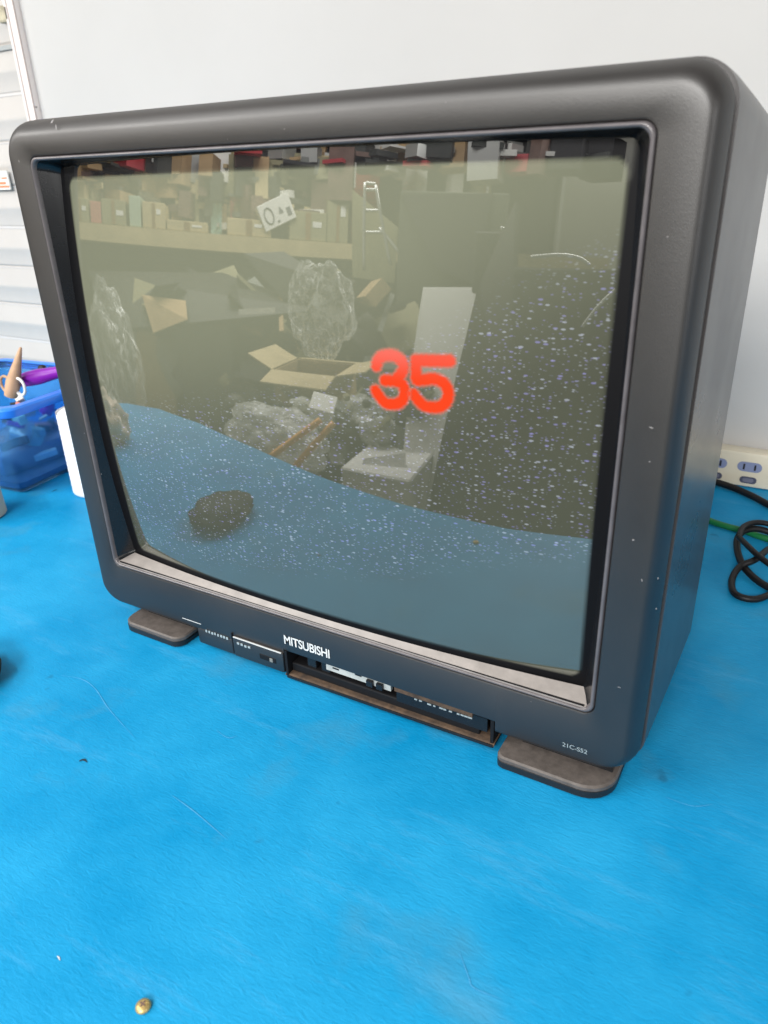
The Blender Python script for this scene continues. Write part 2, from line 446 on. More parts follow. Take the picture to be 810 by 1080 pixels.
ap = me.attributes.new('phosphor', 'FLOAT', 'POINT'); asn = me.attributes.new('snow', 'FLOAT', 'POINT'); ag = me.attributes.new('veil', 'FLOAT', 'POINT'); ac = me.attributes.new('gloss', 'FLOAT', 'POINT')
def sm(a, b, x):
    t = max(0, min(1, (x-a)/(b-a))); return t*t*(3-2*t)
off = TV.location
for v in me.vertices:
    x, z = v.co.x+off.x, v.co.z+off.z
    # rounded, slightly pin-cushioned picture area
    xo = x-0.0030; u = xo/0.2075; w = (z-0.2325)/0.1580
    hxx = 0.2075 - 0.0012*(w*w); hzz = 0.1580 - 0.0012*(u*u)
    r = 0.007
    qx = abs(xo)-(hxx-r); qz = abs(z-0.2325)-(hzz-r)
    sd = math.hypot(max(qx, 0), max(qz, 0))+min(max(qx, qz), 0)-r
    ap.data[v.index].value = sm(0.0012, -0.0012, sd)
    ac.data[v.index].value = max(ap.data[v.index].value, sm(0.376, 0.382, z)*sm(-0.210, -0.2075, x)*sm(0.2125, 0.2105, x))
    zt = interp(x, TOPB); zb = interp(x, BOTB)
    asn.data[v.index].value = ap.data[v.index].value*sm(zt+0.022, zt-0.012, z)*sm(zb-0.010, zb+0.014, z)*sm(-0.212, -0.185, x)
    ag.data[v.index].value = sm(zt-0.07, zt+0.09, z)

def screen_mat():
    m = bpy.data.materials.new('screen_glass'); m.use_nodes = True
    nt = m.node_tree; N = nt.nodes; Lk = nt.links; b = N['Principled BSDF']
    A_ = {}
    for n in ('phosphor', 'snow', 'veil', 'gloss'):
        a = N.new('ShaderNodeAttribute'); a.attribute_name = n; A_[n] = a.outputs['Fac']
    mx = N.new('ShaderNodeMix'); mx.data_type = 'RGBA'
    mx.inputs[6].default_value = (0.004, 0.004, 0.005, 1); mx.inputs[7].default_value = (*PHOS, 1)
    Lk.new(A_['phosphor'], mx.inputs[0]); Lk.new(mx.outputs[2], b.inputs['Base Color'])
    b.inputs['Roughness'].default_value = 0.6
    Lk.new(A_['gloss'], b.inputs['Coat Weight'])
    b.inputs['Specular IOR Level'].default_value = 0.12; b.inputs['Coat Roughness'].default_value = 0.0; b.inputs['Coat IOR'].default_value = COATIOR
    tc = N.new('ShaderNodeTexCoord')
    def speck(scale, sx, sz, thr, seed):
        mp = N.new('ShaderNodeMapping'); mp.inputs['Scale'].default_value = (sx, 0, sz); mp.inputs['Location'].default_value = (seed, 0, seed*1.7)
        Lk.new(tc.outputs['Object'], mp.inputs['Vector'])
        # small shear so dashes do not all sit on one axis
        vo = N.new('ShaderNodeTexVoronoi'); vo.feature = 'F1'; vo.inputs['Scale'].default_value = scale; vo.inputs['Randomness'].default_value = 1.0
        Lk.new(mp.outputs[0], vo.inputs['Vector'])
        sp = N.new('ShaderNodeSeparateColor'); Lk.new(vo.outputs['Color'], sp.inputs[0])
        # radius of each speck follows its random value
        rad = N.new('ShaderNodeMapRange'); rad.inputs[1].default_value = thr; rad.inputs[2].default_value = 1.0
        rad.inputs[3].default_value = 0.0; rad.inputs[4].default_value = 0.36; Lk.new(sp.outputs[0], rad.inputs[0])
        df = N.new('ShaderNodeMath'); df.operation = 'SUBTRACT'; Lk.new(rad.outputs[0], df.inputs[0]); Lk.new(vo.outputs['Distance'], df.inputs[1])
        s = N.new('ShaderNodeMapRange'); s.inputs[1].default_value = -0.05; s.inputs[2].default_value = 0.10; s.interpolation_type = 'SMOOTHSTEP'
        Lk.new(df.outputs[0], s.inputs[0])
        tint = N.new('ShaderNodeMix'); tint.data_type = 'RGBA'; tint.inputs[6].default_value = (0.34, 0.30, 0.95, 1); tint.inputs[7].default_value = (0.72, 0.78, 0.95, 1)
        Lk.new(sp.outputs[1], tint.inputs[0])
        sc = N.new('ShaderNodeMix'); sc.data_type = 'RGBA'; sc.blend_type = 'MULTIPLY'; sc.inputs[0].default_value = 1
        Lk.new(tint.outputs[2], sc.inputs[6]); Lk.new(s.outputs[0], sc.inputs[7])
        return sc.outputs[2]
    a1 = speck(1.0, 215, 560, 0.12, 3.1); a2 = speck(1.0, 330, 800, 0.15, 9.3)
    add = N.new('ShaderNodeMix'); add.data_type = 'RGBA'; add.blend_type = 'ADD'; add.inputs[0].default_value = 0.7
    Lk.new(a1, add.inputs[6]); Lk.new(a2, add.inputs[7])
    m1 = N.new('ShaderNodeMix'); m1.data_type = 'RGBA'; m1.blend_type = 'MULTIPLY'; m1.inputs[0].default_value = 1
    Lk.new(add.outputs[2], m1.inputs[6]); Lk.new(A_['snow'], m1.inputs[7])
    e1 = N.new('ShaderNodeMix'); e1.data_type = 'RGBA'; e1.blend_type = 'MULTIPLY'; e1.inputs[0].default_value = 1
    e1.inputs[7].default_value = (SNOW, SNOW, SNOW, 1); Lk.new(m1.outputs[2], e1.inputs[6])
    # hazy greenish veil painted in as emission, stronger above the scan band
    g = N.new('ShaderNodeMix'); g.data_type = 'RGBA'; g.blend_type = 'MULTIPLY'; g.inputs[0].default_value = 1
    g.inputs[7].default_value = (*VEIL, 1); Lk.new(A_['veil'], g.inputs[6])
    gp = N.new('ShaderNodeMix'); gp.data_type = 'RGBA'; gp.blend_type = 'MULTIPLY'; gp.inputs[0].default_value = 1
    Lk.new(g.outputs[2], gp.inputs[6]); Lk.new(A_['phosphor'], gp.inputs[7])
    s2 = N.new('ShaderNodeMix'); s2.data_type = 'RGBA'; s2.blend_type = 'ADD'; s2.inputs[0].default_value = 1; s2.clamp_result = False
    Lk.new(e1.outputs[2], s2.inputs[6]); Lk.new(gp.outputs[2], s2.inputs[7])
    Lk.new(s2.outputs[2], b.inputs['Emission Color']); b.inputs['Emission Strength'].default_value = 1.0
    return m
PHOS = (0.066, 0.070, 0.048); COATIOR = 2.25; SNOW = 0.42; VEIL = (0.178, 0.186, 0.126)
me.materials.append(screen_mat())

# -- channel number: two digits drawn as thick strokes on the phosphor
def digit_strokes():
    k = lambda pts: [(370+x/6.23, 350+y/6.23) for (x, y) in pts]
    three = [k([(170, 222), (185, 180), (225, 156), (285, 156), (335, 190), (348, 240), (320, 290), (285, 318), (225, 318)]),
             k([(285, 318), (340, 345), (356, 390), (345, 440), (305, 472), (235, 468), (195, 430), (165, 385)])]
    five = [k([(652, 190), (560, 190), (430, 186), (430, 305), (475, 315), (545, 308), (610, 335), (640, 390), (632, 450), (585, 492), (500, 490), (450, 455), (415, 410)])]
    return three, five
def seg_d(p, a, b):
    ax, az = a; bx_, bz_ = b; dx, dz = bx_-ax, bz_-az
    t = max(0, min(1, ((p[0]-ax)*dx+(p[1]-az)*dz)/(dx*dx+dz*dz+1e-12)))
    return math.hypot(p[0]-ax-t*dx, p[1]-az-t*dz)
def digit_mat():
    m = bpy.data.materials.new('red_display_glow'); m.use_nodes = True
    nt = m.node_tree; N = nt.nodes; Lk = nt.links
    for n in list(N):
        if n.type != 'OUTPUT_MATERIAL': N.remove(n)
    out = [n for n in N if n.type == 'OUTPUT_MATERIAL'][0]
    a = N.new('ShaderNodeAttribute'); a.attribute_name = 'glow'
    h = N.new('ShaderNodeAttribute'); h.attribute_name = 'height'
    ramp = N.new('ShaderNodeMix'); ramp.data_type = 'RGBA'
    ramp.inputs[6].default_value = (1.0, 0.070, 0.018, 1); ramp.inputs[7].default_value = (1.0, 0.19, 0.145, 1)
    Lk.new(h.outputs['Fac'], ramp.inputs[0])
    core = N.new('ShaderNodeMapRange'); core.inputs[1].default_value = 0.21; core.inputs[2].default_value = 0.95; core.inputs[3].default_value = 1; core.inputs[4].default_value = 0
    Lk.new(a.outputs['Fac'], core.inputs[0])
    edge = N.new('ShaderNodeMix'); edge.data_type = 'RGBA'; edge.inputs[7].default_value = (1.0, 0.33, 0.24, 1)
    Lk.new(core.outputs[0], edge.inputs[0]); Lk.new(ramp.outputs[2], edge.inputs[6])
    em = N.new('ShaderNodeEmission'); Lk.new(edge.outputs[2], em.inputs['Color']); em.inputs['Strength'].default_value = 1.0
    tr = N.new('ShaderNodeBsdfTransparent'); ms = N.new('ShaderNodeMixShader')
    Lk.new(a.outputs['Fac'], ms.inputs[0]); Lk.new(tr.outputs[0], ms.inputs[1]); Lk.new(em.outputs[0], ms.inputs[2])
    Lk.new(ms.outputs[0], out.inputs['Surface'])
    return m
M_digit = digit_mat()
for idx, strokes in enumerate(digit_strokes()):
    pl = [[zpx(*q) for q in s] for s in strokes]
    # smooth the polylines
    sp = []
    for s in pl:
        o2 = []
        for i in range(len(s)-1):
            a = s[max(i-1, 0)]; b_ = s[i]; c = s[i+1]; d = s[min(i+2, len(s)-1)]
            sharp = idx == 1 and i < 3
            for q in range(6):
                t = q/6
                if sharp: o2.append((b_[0]+(c[0]-b_[0])*t, b_[1]+(c[1]-b_[1])*t))
                else: o2.append(tuple(0.5*((2*b_[k])+(c[k]-a[k])*t+(2*a[k]-5*b_[k]+4*c[k]-d[k])*t*t+(-a[k]+3*b_[k]-3*c[k]+d[k])*t**3) for k in (0, 1)))
        o2.append(s[-1]); sp.append(o2)
    xs = [p[0] for s in sp for p in s]; zs = [p[1] for s in sp for p in s]
    w = 0.0036; mgn = 0.007
    x0, x1, za, zb = min(xs)-mgn, max(xs)+mgn, min(zs)-mgn, max(zs)+mgn
    st = 0.0006; nX = int((x1-x0)/st); nZ = int((zb-za)/st)
    bm = BM(); vg = {}
    val = {}
    for j in range(nZ+1):
        for i in range(nX+1):
            x = x0+i*st; z = za+j*st
            jig = 0.0009*noise.noise(Vector((7.0*idx, z*900, 0)))          # the picture lines shift a little
            d = min(seg_d((x+jig, z), s[k], s[k+1]) for s in sp for k in range(len(s)-1))
            val[(i, j)] = sm(w+0.0019, w-0.0014, d + 0.0006*noise.noise(Vector((x*700, z*700, 3))))
    for j in range(nZ):
        for i in range(nX):
            cs = ((i, j), (i+1, j), (i+1, j+1), (i, j+1))
            if max(val[c] for c in cs) <= 0.01: continue
            f = []
            for c in cs:
                if c not in vg:
                    x = x0+c[0]*st; z = za+c[1]*st
                    vg[c] = bm.verts.new((x, gy(x, z)-0.0004, z))
                f.append(vg[c])
            bm.faces.new(f)
    gl = {}
    bm.verts.index_update()
    keys = {v.index: c for c, v in vg.items()}
    o = obj('channel_digit', bm, M_digit, TV, world=True)
    o['label'] = ('glowing red digit three', 'glowing red digit five')[idx]
    aa = o.data.attributes.new('glow', 'FLOAT', 'POINT'); hh = o.data.attributes.new('height', 'FLOAT', 'POINT')
    for i, c in keys.items():
        aa.data[i].value = val[c]
        hv = c[1]/nZ
        hh.data[i].value = sm(0.45, 1.0, hv)*(1.0 if idx == 0 else 0.45)

# -- writing
def text_obj(name, body, x0, x1, zc, h, m, y=-0.0006, parent=TV, bold=0.0, roll=0.0, shear=0.0):
    cu = bpy.data.curves.new(name, 'FONT'); cu.body = body; cu.extrude = 0.0; cu.offset = bold; cu.align_x = 'CENTER'; cu.align_y = 'CENTER'; cu.shear = shear
    cu.space_character = 0.95
    t = bpy.data.objects.new(name+'_tmp', cu); COL.objects.link(t)
    bpy.context.view_layer.update()
    me2 = bpy.data.meshes.new_from_object(t.evaluated_get(bpy.context.evaluated_depsgraph_get()))
    bpy.data.objects.remove(t)
    vs = me2.vertices
    ax0 = min(v.co.x for v in vs); ax1 = max(v.co.x for v in vs); ay0 = min(v.co.y for v in vs); ay1 = max(v.co.y for v in vs)
    for v in vs:
        u = (v.co.x-ax0)/(ax1-ax0); w_ = (v.co.y-ay0)/(ay1-ay0)-0.5
        X = x0+(x1-x0)*u; Z = zc+h*w_ + (u-0.5)*(x1-x0)*math.tan(roll)
        v.co = (X, y, Z)
    me2.name = name; me2.materials.clear(); me2.materials.append(m)
    o = bpy.data.objects.new(name, me2); link(o, parent)
    inv = Matrix.Translation(parent.location).inverted(); me2.transform(inv)
    return o
text_obj('maker_logo', 'MITSUBISHI', -0.0285, 0.0165, 0.0403, 0.0086, M_print, bold=0.018)
text_obj('model_number', '21C-S52', 0.2065, 0.2235, 0.0298, 0.0034, M_printdim)

# -- control strip under the logo
bm = BM(); bx(bm, -0.1280, -0.0306, -0.0008, 0.060, 0.0050, 0.0215, bev=0.002)
cs = obj('control_strip', bm, M_plastic, TV, smooth=True, angle=40, world=True)
bm = BM(); bx(bm, -0.0853, -0.0306, -0.0022, 0.004, 0.0060, 0.0262, bev=0.0016)
door = obj('control_door', bm, M_plastic, TV, smooth=True, angle=40, world=True)
bm = BM(); bx(bm, -0.0838, -0.0322, -0.0025, -0.0015, 0.0257, 0.0264); obj('door_edge_line', bm, M_print, door)
bpy.data.objects['door_edge_line'].data.transform(Matrix.Translation(-TV.location))
bm = BM(); bx(bm, -0.1450, -0.1226, -0.0004, 0.001, 0.0258, 0.0264); obj('strip_line', bm, M_print, TV, world=True)
bm = BM(); bx(bm, -0.0868, -0.0856, -0.0014, 0.006, 0.0080, 0.0285); obj('door_gap', bm, M_black, TV, world=True)
def marks(name, spans, z, h, y, m, parent=TV):
    bm = BM()
    for (a, b_, dz) in spans: bx(bm, a, b_, y, y+0.0006, z-h/2+dz, z+h/2+dz)
    return obj(name, bm, m, parent, world=True)
random.seed(3)
def blobs(x0, x1, n, var=0.35):
    out = []; w_ = (x1-x0)/n
    for i in range(n):
        a = x0+i*w_; out.append((a+w_*0.12, a+w_*(0.60+0.2*random.random()), random.uniform(-.0003, .0003)))
    return out
marks('strip_lettering', blobs(-0.1176, -0.0904, 8), 0.0212, 0.0022, -0.0012, M_printdim)
marks('door_lettering', blobs(-0.0800, -0.0640, 4), 0.0212, 0.0020, -0.0030, M_printdim)
bm = BM(); bx(bm, -0.0560, -0.0380, -0.0026, -0.0010, 0.0130, 0.0185, bev=0.0008); obj('door_latch', bm, M_black, TV, world=True)
bm = BM(); bx(bm, -0.0450, -0.0415, -0.0030, -0.0020, 0.0135, 0.0175, bev=0.0006); obj('latch_knob', bm, M_midgrey, TV, world=True)
# open compartment (flap missing)
a0, a1 = NOTCH
bm = BM()
bx(bm, a0, a1, 0.0225, 0.0260, 0.004, 0.0300)
bx(bm, a0+0.001, a0+0.0035, -0.0010, 0.0225, 0.004, 0.0288)
bx(bm, a1-0.0035, a1-0.001, 0.0000, 0.0225, 0.004, 0.0288)
obj('compartment_back', bm, M_black, TV, world=True)
bm = BM()
n = 30
rows = []
for (y, z) in ((-0.0002, 0.0030), (-0.0010, 0.0042), (-0.0004, 0.0056), (0.0010, 0.0060), (0.0225, 0.0066)):
    rows.append([(a0+(a1-a0)*i/n, y, z + (0.0024 if z > 0.003 else 0.0024)*(i/n)) for i in range(n+1)])
L = [[bm.verts.new(p) for p in r_] for r_ in rows]
for j in range(len(L)-1):
    for i in range(n): bm.faces.new((L[j][i], L[j][i+1], L[j+1][i+1], L[j+1][i]))
o = obj('compartment_floor', bm, M_dust, TV, smooth=True, world=True); o['label'] = 'brown dusty floor of the open control compartment'
bm = BM(); bx(bm, a0+0.002, a1-0.001, -0.0018, -0.0006, 0.0022, 0.0048, bev=0.0004)
for v in bm.verts: v.co.z += 0.003*(v.co.x-a0)/(a1-a0)
obj('compartment_lip', bm, M_dark, TV, world=True)
bm = BM(); bx(bm, 0.0085, 0.0690, 0.0045, 0.0075, 0.0195, 0.0286); lab = obj('socket_label', bm, M_greylabel, TV, world=True)
bm = BM()
for (x, w_, z, h) in ((0.0150, 0.006, 0.0228, 0.0012), (0.0365, 0.006, 0.0240, 0.0012)): bx(bm, x, x+w_, 0.0041, 0.0046, z, z+h)
o = obj('label_lettering', bm, M_slot, TV, world=True)
for (x, w_) in ((0.0480, 0.006), (0.0570, 0.006)):
    bm = BM(); bx(bm, x, x+w_, 0.0015, 0.0044, 0.0190, 0.0250, bev=0.0007); obj('socket_button', bm, M_dark, TV, world=True)
bm = BM(); bx(bm, 0.0745, 0.1395, 0.0005, 0.0070, 0.0250, 0.0287)
for v in bm.verts: v.co.z += random.uniform(-.0003, .0003)
o = obj('upper_dust_strip', bm, M_dust, TV, world=True)
marks('compartment_lettering', [(x0, x0+random.uniform(.0015, .0035), random.uniform(-.0003, .0003)) for x0 in [0.0905, 0.0945, 0.1015, 0.1065, 0.1115, 0.1145, 0.1195, 0.1260, 0.1290, 0.1320, 0.1350]], 0.0212, 0.0011, 0.0030, M_printdim)
bm = BM(); bx(bm, 0.0745, 0.1500, 0.0038, 0.0070, 0.0130, 0.0249); obj('lettering_panel', bm, M_dark, TV, world=True)
bm = BM(); bx(bm, a0+0.004, 0.1440, 0.0040, 0.0224, 0.0068, 0.0150, bev=0.001); obj('recess_shade', bm, M_black, TV, world=True)  # black block added to darken the recess
for xk in (-0.012, 0.0020):
    bm = BM(); bx(bm, xk, xk+0.009, 0.0060, 0.0222, 0.0120, 0.0250, bev=0.001); obj('rear_button', bm, M_dark, TV, world=True)

# -- feet
for (xa, xb, r1, r2) in ((-0.2140, -0.1415, 0.012, 0.010), (0.1630, 0.2435, 0.006, 0.022)):
    def fl_(x0, x1, y0, y1, e):
        out = []
        rr = [(x1-e, y0+e, r2), (x1-e, y1-e, 0.006), (x0+e, y1-e, 0.006), (x0+e, y0+e, r1)]
        for i, (cx, cy, r) in enumerate(rr):
            sx = -1 if i in (0, 1) else 1; sy = 1 if i in (0, 3) else -1
            c_ = (cx+sx*r, cy+sy*r); a_0 = (-90, 0, 90, 180)[i]
            for k in range(9):
                a = math.radians(a_0+90*k/8); out.append((c_[0]+r*math.cos(a), c_[1]+r*math.sin(a)))
        return out
    bm = BM()
    lp = []
    for (e, z) in ((0.0008, 0.0040), (0.0, 0.0046), (0.0, 0.0090), (0.0012, 0.0102)):
        lp.append([(x, y, z) for (x, y) in fl_(xa, xb, -0.0120, 0.075, e)])
    loft(bm, lp, cap0=True, cap1=True)
    ft = obj('foot', bm, M_foot, TV, smooth=True, angle=35, world=True)
    bm = BM()
    loft(bm, [[(x, y, z) for (x, y) in fl_(xa, xb, -0.0125, 0.075, e)] for (e, z) in ((0.001, 0.0), (0.0, 0.001), (0.0, 0.0062), (0.0012, 0.0070))], cap0=True, cap1=True)
    sole = obj('sole', bm, M_rubber, ft, smooth=True, angle=35); sole.data.transform(Matrix.Translation(-TV.location))
    bm = BM(); bx(bm, xa+0.012, xb-0.004, 0.010, 0.07, 0.0100, 0.0240); obj('foot_block', bm, M_dark, TV, world=True)
# -- scuffs on the plastic
random.seed(11)
for (px, py, w_, h, an) in ((686.7, 451, .0030, .0008, -.2), (685, 487, .0012, .0006, 0), (668, 569.5, .0014, .0012, 0), (677, 612, .0006, .0024, .3), (694, 610, .0006, .002, -.2), (692, 642, .0010, .0010, 0),
                          (653, 725, .0028, .0005, 0), (55, 128, .0060, .0014, .5), (59, 134, .0016, .004, -.2), (107, 500, .0009, .0009, 0), (89, 457, .0012, .0016, 0), (20, 170, .001, .002, 0),
                          (704, 250, .0009, .0006, 0), (300, 136, .0008, .0006, .3), (640, 640, .0006, .0005, 0), (560, 740, .0007, .0006, 0), (240, 147, .0006, .0004, 0), (470, 108, .0008, .0004, 0)):
    P = at(px, py, 1, -0.0003)
    vs = []; bm = BM()
    for k in range(7):
        a = 2*math.pi*k/7; u = math.cos(a)*w_/2*random.uniform(.6, 1.1); v_ = math.sin(a)*h/2*random.uniform(.6, 1.1)
        vs.append(bm.verts.new((P.x+u*math.cos(an)-v_*math.sin(an), -0.0003, P.z+u*math.sin(an)+v_*math.cos(an))))
    bm.faces.new(vs)
    obj('scuff_mark', bm, M_scuff, TV, world=True)

# ------------------------------------------------------------------ table, wall, floor
TB = empty('workbench', (0, 0.1, -0.75), 'workbench topped with a bright blue scuffed vinyl mat, under the television', 'table')
bm = BM()
outl = [(1.3, -0.305), (0.10, -0.305), (-0.06, -0.325), (-0.22, -0.355), (-0.42, -0.400), (-0.62, -0.430), (-0.78, -0.425), (-0.88, -0.38), (-0.96, -0.28), (-1.25, -0.10), (-1.55, 0.10), (-1.6, 0.619), (1.3, 0.619)]
top = [bm.verts.new((x, y, 0)) for x, y in outl]; bot = [bm.verts.new((x, y, -0.004)) for x, y in outl]
bm.faces.new(top); bm.faces.new(bot)
for i in range(len(outl)): bm.faces.new((top[i], top[(i+1) % len(outl)], bot[(i+1) % len(outl)], bot[i]))
obj('vinyl_mat', bm, M_table, TB, world=True)
bm = BM(); bx(bm, -1.5, 1.3, -0.26, 0.617, -0.035, -0.0045, bev=0.002); obj('tabletop', bm, M_cream, TB, world=True)
for (x, y) in ((-1.4, -0.05), (1.2, -0.2), (-1.4, 0.54), (1.2, 0.54)):
    bm = BM(); bx(bm, x-0.03, x+0.03, y-0.03, y+0.03, -0.75, -0.036); obj('leg', bm, M_steel, TB, world=True)
M_scratch = mat('pale_scratch', (0.07, 0.37, 0.66), 0.5, 0.4)
def scratch(pxs, w_, name='scratch', m=M_scratch):
    P = [at(x, y, 2, 0.0004) for x, y in pxs]
    Q = []
    for i in range(len(P)-1):
        a = P[max(i-1, 0)]; b_ = P[i]; c = P[i+1]; d = P[min(i+2, len(P)-1)]
        for k in range(8):
            t = k/8; Q.append(0.5*((2*b_)+(c-a)*t+(2*a-5*b_+4*c-d)*t*t+(-a+3*b_-3*c+d)*t**3))
    Q.append(P[-1]); bm = BM(); rows = []
    for i, q in enumerate(Q):
        t = (Q[min(i+1, len(Q)-1)]-Q[max(i-1, 0)]).normalized(); s = Vector((-t.y, t.x, 0))
        f = math.sin(math.pi*(i+0.4)/(len(Q)))*random.uniform(.5, 1.1)*w_/2
        rows.append((bm.verts.new((q.x+s.x*f, q.y+s.y*f, 0.0004)), bm.verts.new((q.x-s.x*f, q.y-s.y*f, 0.0004))))
    for i in range(len(rows)-1): bm.faces.new((rows[i][0], rows[i][1], rows[i+1][1], rows[i+1][0]))
    return obj(name, bm, m, TB, world=True)
scratch([(62, 712), (85, 716), (100, 726), (115, 748), (142, 778)], 0.0008)
scratch([(180, 838), (205, 856), (240, 886)], 0.0007)
scratch([(484, 1003), (494, 1030), (500, 1042), (530, 1054)], 0.0007)
scratch([(228, 770), (240, 778), (250, 776)], 0.0006)
scratch([(700, 840), (730, 850), (752, 848)], 0.0005)
M_spot = mat('dark_spot', (0.01, 0.03, 0.05), 0.7)
scratch([(83, 803), (88, 801), (92, 804)], 0.0022, 'dark_speck', M_spot)
scratch([(60, 1008), (62, 1010), (63, 1013)], 0.0010, 'white_speck', M_print)
scratch([(54, 519), (60, 516)], 0.002, 'dark_speck', M_spot)

Y = 0.631
XW = at(44, 120, 1, Y).x
bm = BM(); bx(bm, XW, 2.2, Y, Y+0.06, -0.75, 2.2)
tag(obj('wall', bm, M_wall), kind='structure')
bm = BM(); v = [bm.verts.new(p) for p in ((-9, -9, -0.75), (5, -9, -0.75), (5, 4, -0.75), (-9, 4, -0.75))]; bm.faces.new(v)
tag(obj('floor', bm, M_concrete), kind='structure')

SH = empty('roller_shutter', (-1.6, Y, -0.75), 'white ribbed metal shutter behind the blue bin, left of the plain white wall', 'shutter')
bm = BM()
prof = []
z = -0.75; zref = at(0, 241, 1, Y).z; per = zref-at(0, 282, 1, Y).z
k0 = int((zref+0.75)/per)+1
zz = zref-k0*per
while zz < 2.2:
    prof += [(-0.001, zz), (0.000, zz+0.002), (-0.003, zz+0.006), (-0.0035, zz+per*0.42), (-0.0050, zz+per*0.46), (-0.0050, zz+per*0.54), (-0.0035, zz+per*0.58), (-0.003, zz+per-0.004)]
    zz += per
a = [bm.verts.new((-2.6, Y+0.012+y, zq)) for (y, zq) in prof]; b_ = [bm.verts.new((XW-0.028, Y+0.012+y, zq)) for (y, zq) in prof]
for i in range(len(a)-1): bm.faces.new((a[i], b_[i], b_[i+1], a[i+1]))
obj('slat_panel', bm, M_slat, SH, smooth=True, angle=30, world=True)
bm = BM()
zz = zref-k0*per
i = 0
while zz < 2.2:
    if i % 1 == 0: bx(bm, -2.6, XW-0.028, Y+0.0092, Y+0.0125, zz-0.0010, zz+(0.0040 if i % 3 == (k0 % 3) else 0.0010))
    zz += per; i += 1
obj('slat_joints', bm, M_slatdark, SH, world=True)
bm = BM(); bx(bm, -2.6, XW-0.028, Y+0.0040, Y+0.0080, at(0, 53, 1, Y).z, at(0, 48, 1, Y).z); obj('shutter_rail', bm, mat('grey_rail', (0.38, 0.40, 0.40), 0.5), SH, world=True)
bm = BM(); bx(bm, XW-0.030, XW-0.001, Y-0.012, Y+0.02, -0.75, 2.2, bev=0.002); fr = obj('shutter_frame', bm, M_trim, SH, world=True)
bm = BM(); bx(bm, XW-0.0215, XW-0.0195, Y-0.0132, Y-0.011, -0.74, 2.19); bx(bm, XW-0.0025, XW-0.001, Y-0.0132, Y-0.011, -0.74, 2.19)
g = obj('frame_groove', bm, M_trimline, fr); g.data.transform(Matrix.Translation(-SH.location))
bm = BM(); P = at(38, 113, 1, Y-0.013); lathe_bm(bm, [(0.0012, 0), (0.0012, 0.002)], 10)
bmesh.ops.transform(bm, matrix=Matrix.Translation((P.x, Y-0.0118, P.z)) @ Matrix.Rotation(math.radians(90), 4, 'X'), verts=bm.verts)
g = obj('frame_screw', bm, M_slot, fr); g.data.transform(Matrix.Translation(-SH.location))
# latch at the top left and a small sticker
bm = BM(); P = at(3, 12, 1, Y-0.02)
bx(bm, P.x-0.03, P.x+0.002, Y-0.012, Y+0.006, P.z-0.014, P.z+0.012, bev=0.004)
obj('shutter_latch', bm, mat('aged_latch', (0.42, 0.38, 0.28), 0.5, noise_amt=.4, noise_scale=40), SH, world=True)
bm = BM(); P0 = at(-14, 181, 1, Y-0.001); P1 = at(11, 200, 1, Y-0.001)
bx(bm, P0.x, P1.x, Y-0.001, Y+0.002, P1.z, P0.z); st_ = obj('warning_sticker', bm, M_white, SH, world=True)
bm = BM()
for (u0, u1, w0, w1) in ((.50, .85, .30, .42), (.45, .62, .60, .72), (.70, .95, .58, .66), (.3, .98, .12, .22)):
    bx(bm, P0.x+(P1.x-P0.x)*u0, P0.x+(P1.x-P0.x)*u1, Y-0.0018, Y-0.0005, P1.z+(P0.z-P1.z)*w0, P1.z+(P0.z-P1.z)*w1)
g = obj('sticker_marks', bm, mat('orange_print', (0.75, 0.25, 0.12), 0.5), st_); g.data.transform(Matrix.Translation(-SH.location))

# ------------------------------------------------------------------ power strip and cables
PS = empty('power_strip', (0.36, 0.616, 0), 'cream power strip with blue grey sockets lying against the wall right of the television', 'power strip')
bm = BM(); bx(bm, 0.10, 0.62, 0.597, 0.627, 0.0005, 0.046, bev=0.004)
# front face leans back slightly
for v in bm.verts:
    if v.co.y < 0.606: v.co.y += (v.co.z)*0.10
obj('strip_body', bm, M_cream, PS, smooth=True, angle=40, world=True)
fy = 0.5975
def oval(bm, cx, cz, w_, h, y0, y1):
    r = h/2; pts = []
    for (ox, a0_) in ((w_/2-r, -90), (-(w_/2-r), 90)):
        for k in range(9):
            a = math.radians(a0_+180*k/8); pts.append((cx+ox+r*math.cos(a), cz+r*math.sin(a)))
    loft(bm, [[(x, y1+0.1*z, z) for x, z in pts], [(x, y0+0.1*z, z) for x, z in pts]], cap0=True, cap1=True)
c0 = at(790, 495.5, 1, fy).x; c1 = at(758, 491, 1, fy).x
dx = c0-0.2215
for i, cx in enumerate([c0-2*0.041, c0-0.041, c0, c0+0.041, c0+0.082]):
    cz = 0.0275
    bm = BM(); oval(bm, cx, cz, 0.029, 0.0125, fy-0.0010, fy+0.003)
    so = obj('socket', bm, M_socket if i != 3 else M_green, PS, smooth=True, angle=40, world=True)
    bm = BM()
    for s in (-1, 1): bx(bm, cx+s*0.0065-0.0011, cx+s*0.0065+0.0011, fy-0.0015, fy+0.002+0.0012, cz-0.0036, cz+0.0036)
    for v in bm.verts: v.co.y += 0.1*v.co.z
    g = obj('slots', bm, M_slot, so); g.data.transform(Matrix.Translation(-PS.location))
    bm = BM(); oval(bm, cx+0.001, 0.0105, 0.020, 0.0085, fy-0.0016, fy+0.003)
    sw = obj('switch', bm, M_switch, PS, smooth=True, angle=40, world=True)
    bm = BM(); oval(bm, cx+0.001, 0.0105, 0.013, 0.0050, fy-0.0022, fy+0.002)
    g = obj('switch_cap', bm, mat('switch_cap', (0.16, 0.17, 0.24), 0.35), sw, smooth=True, angle=40); g.data.transform(Matrix.Translation(-PS.location))

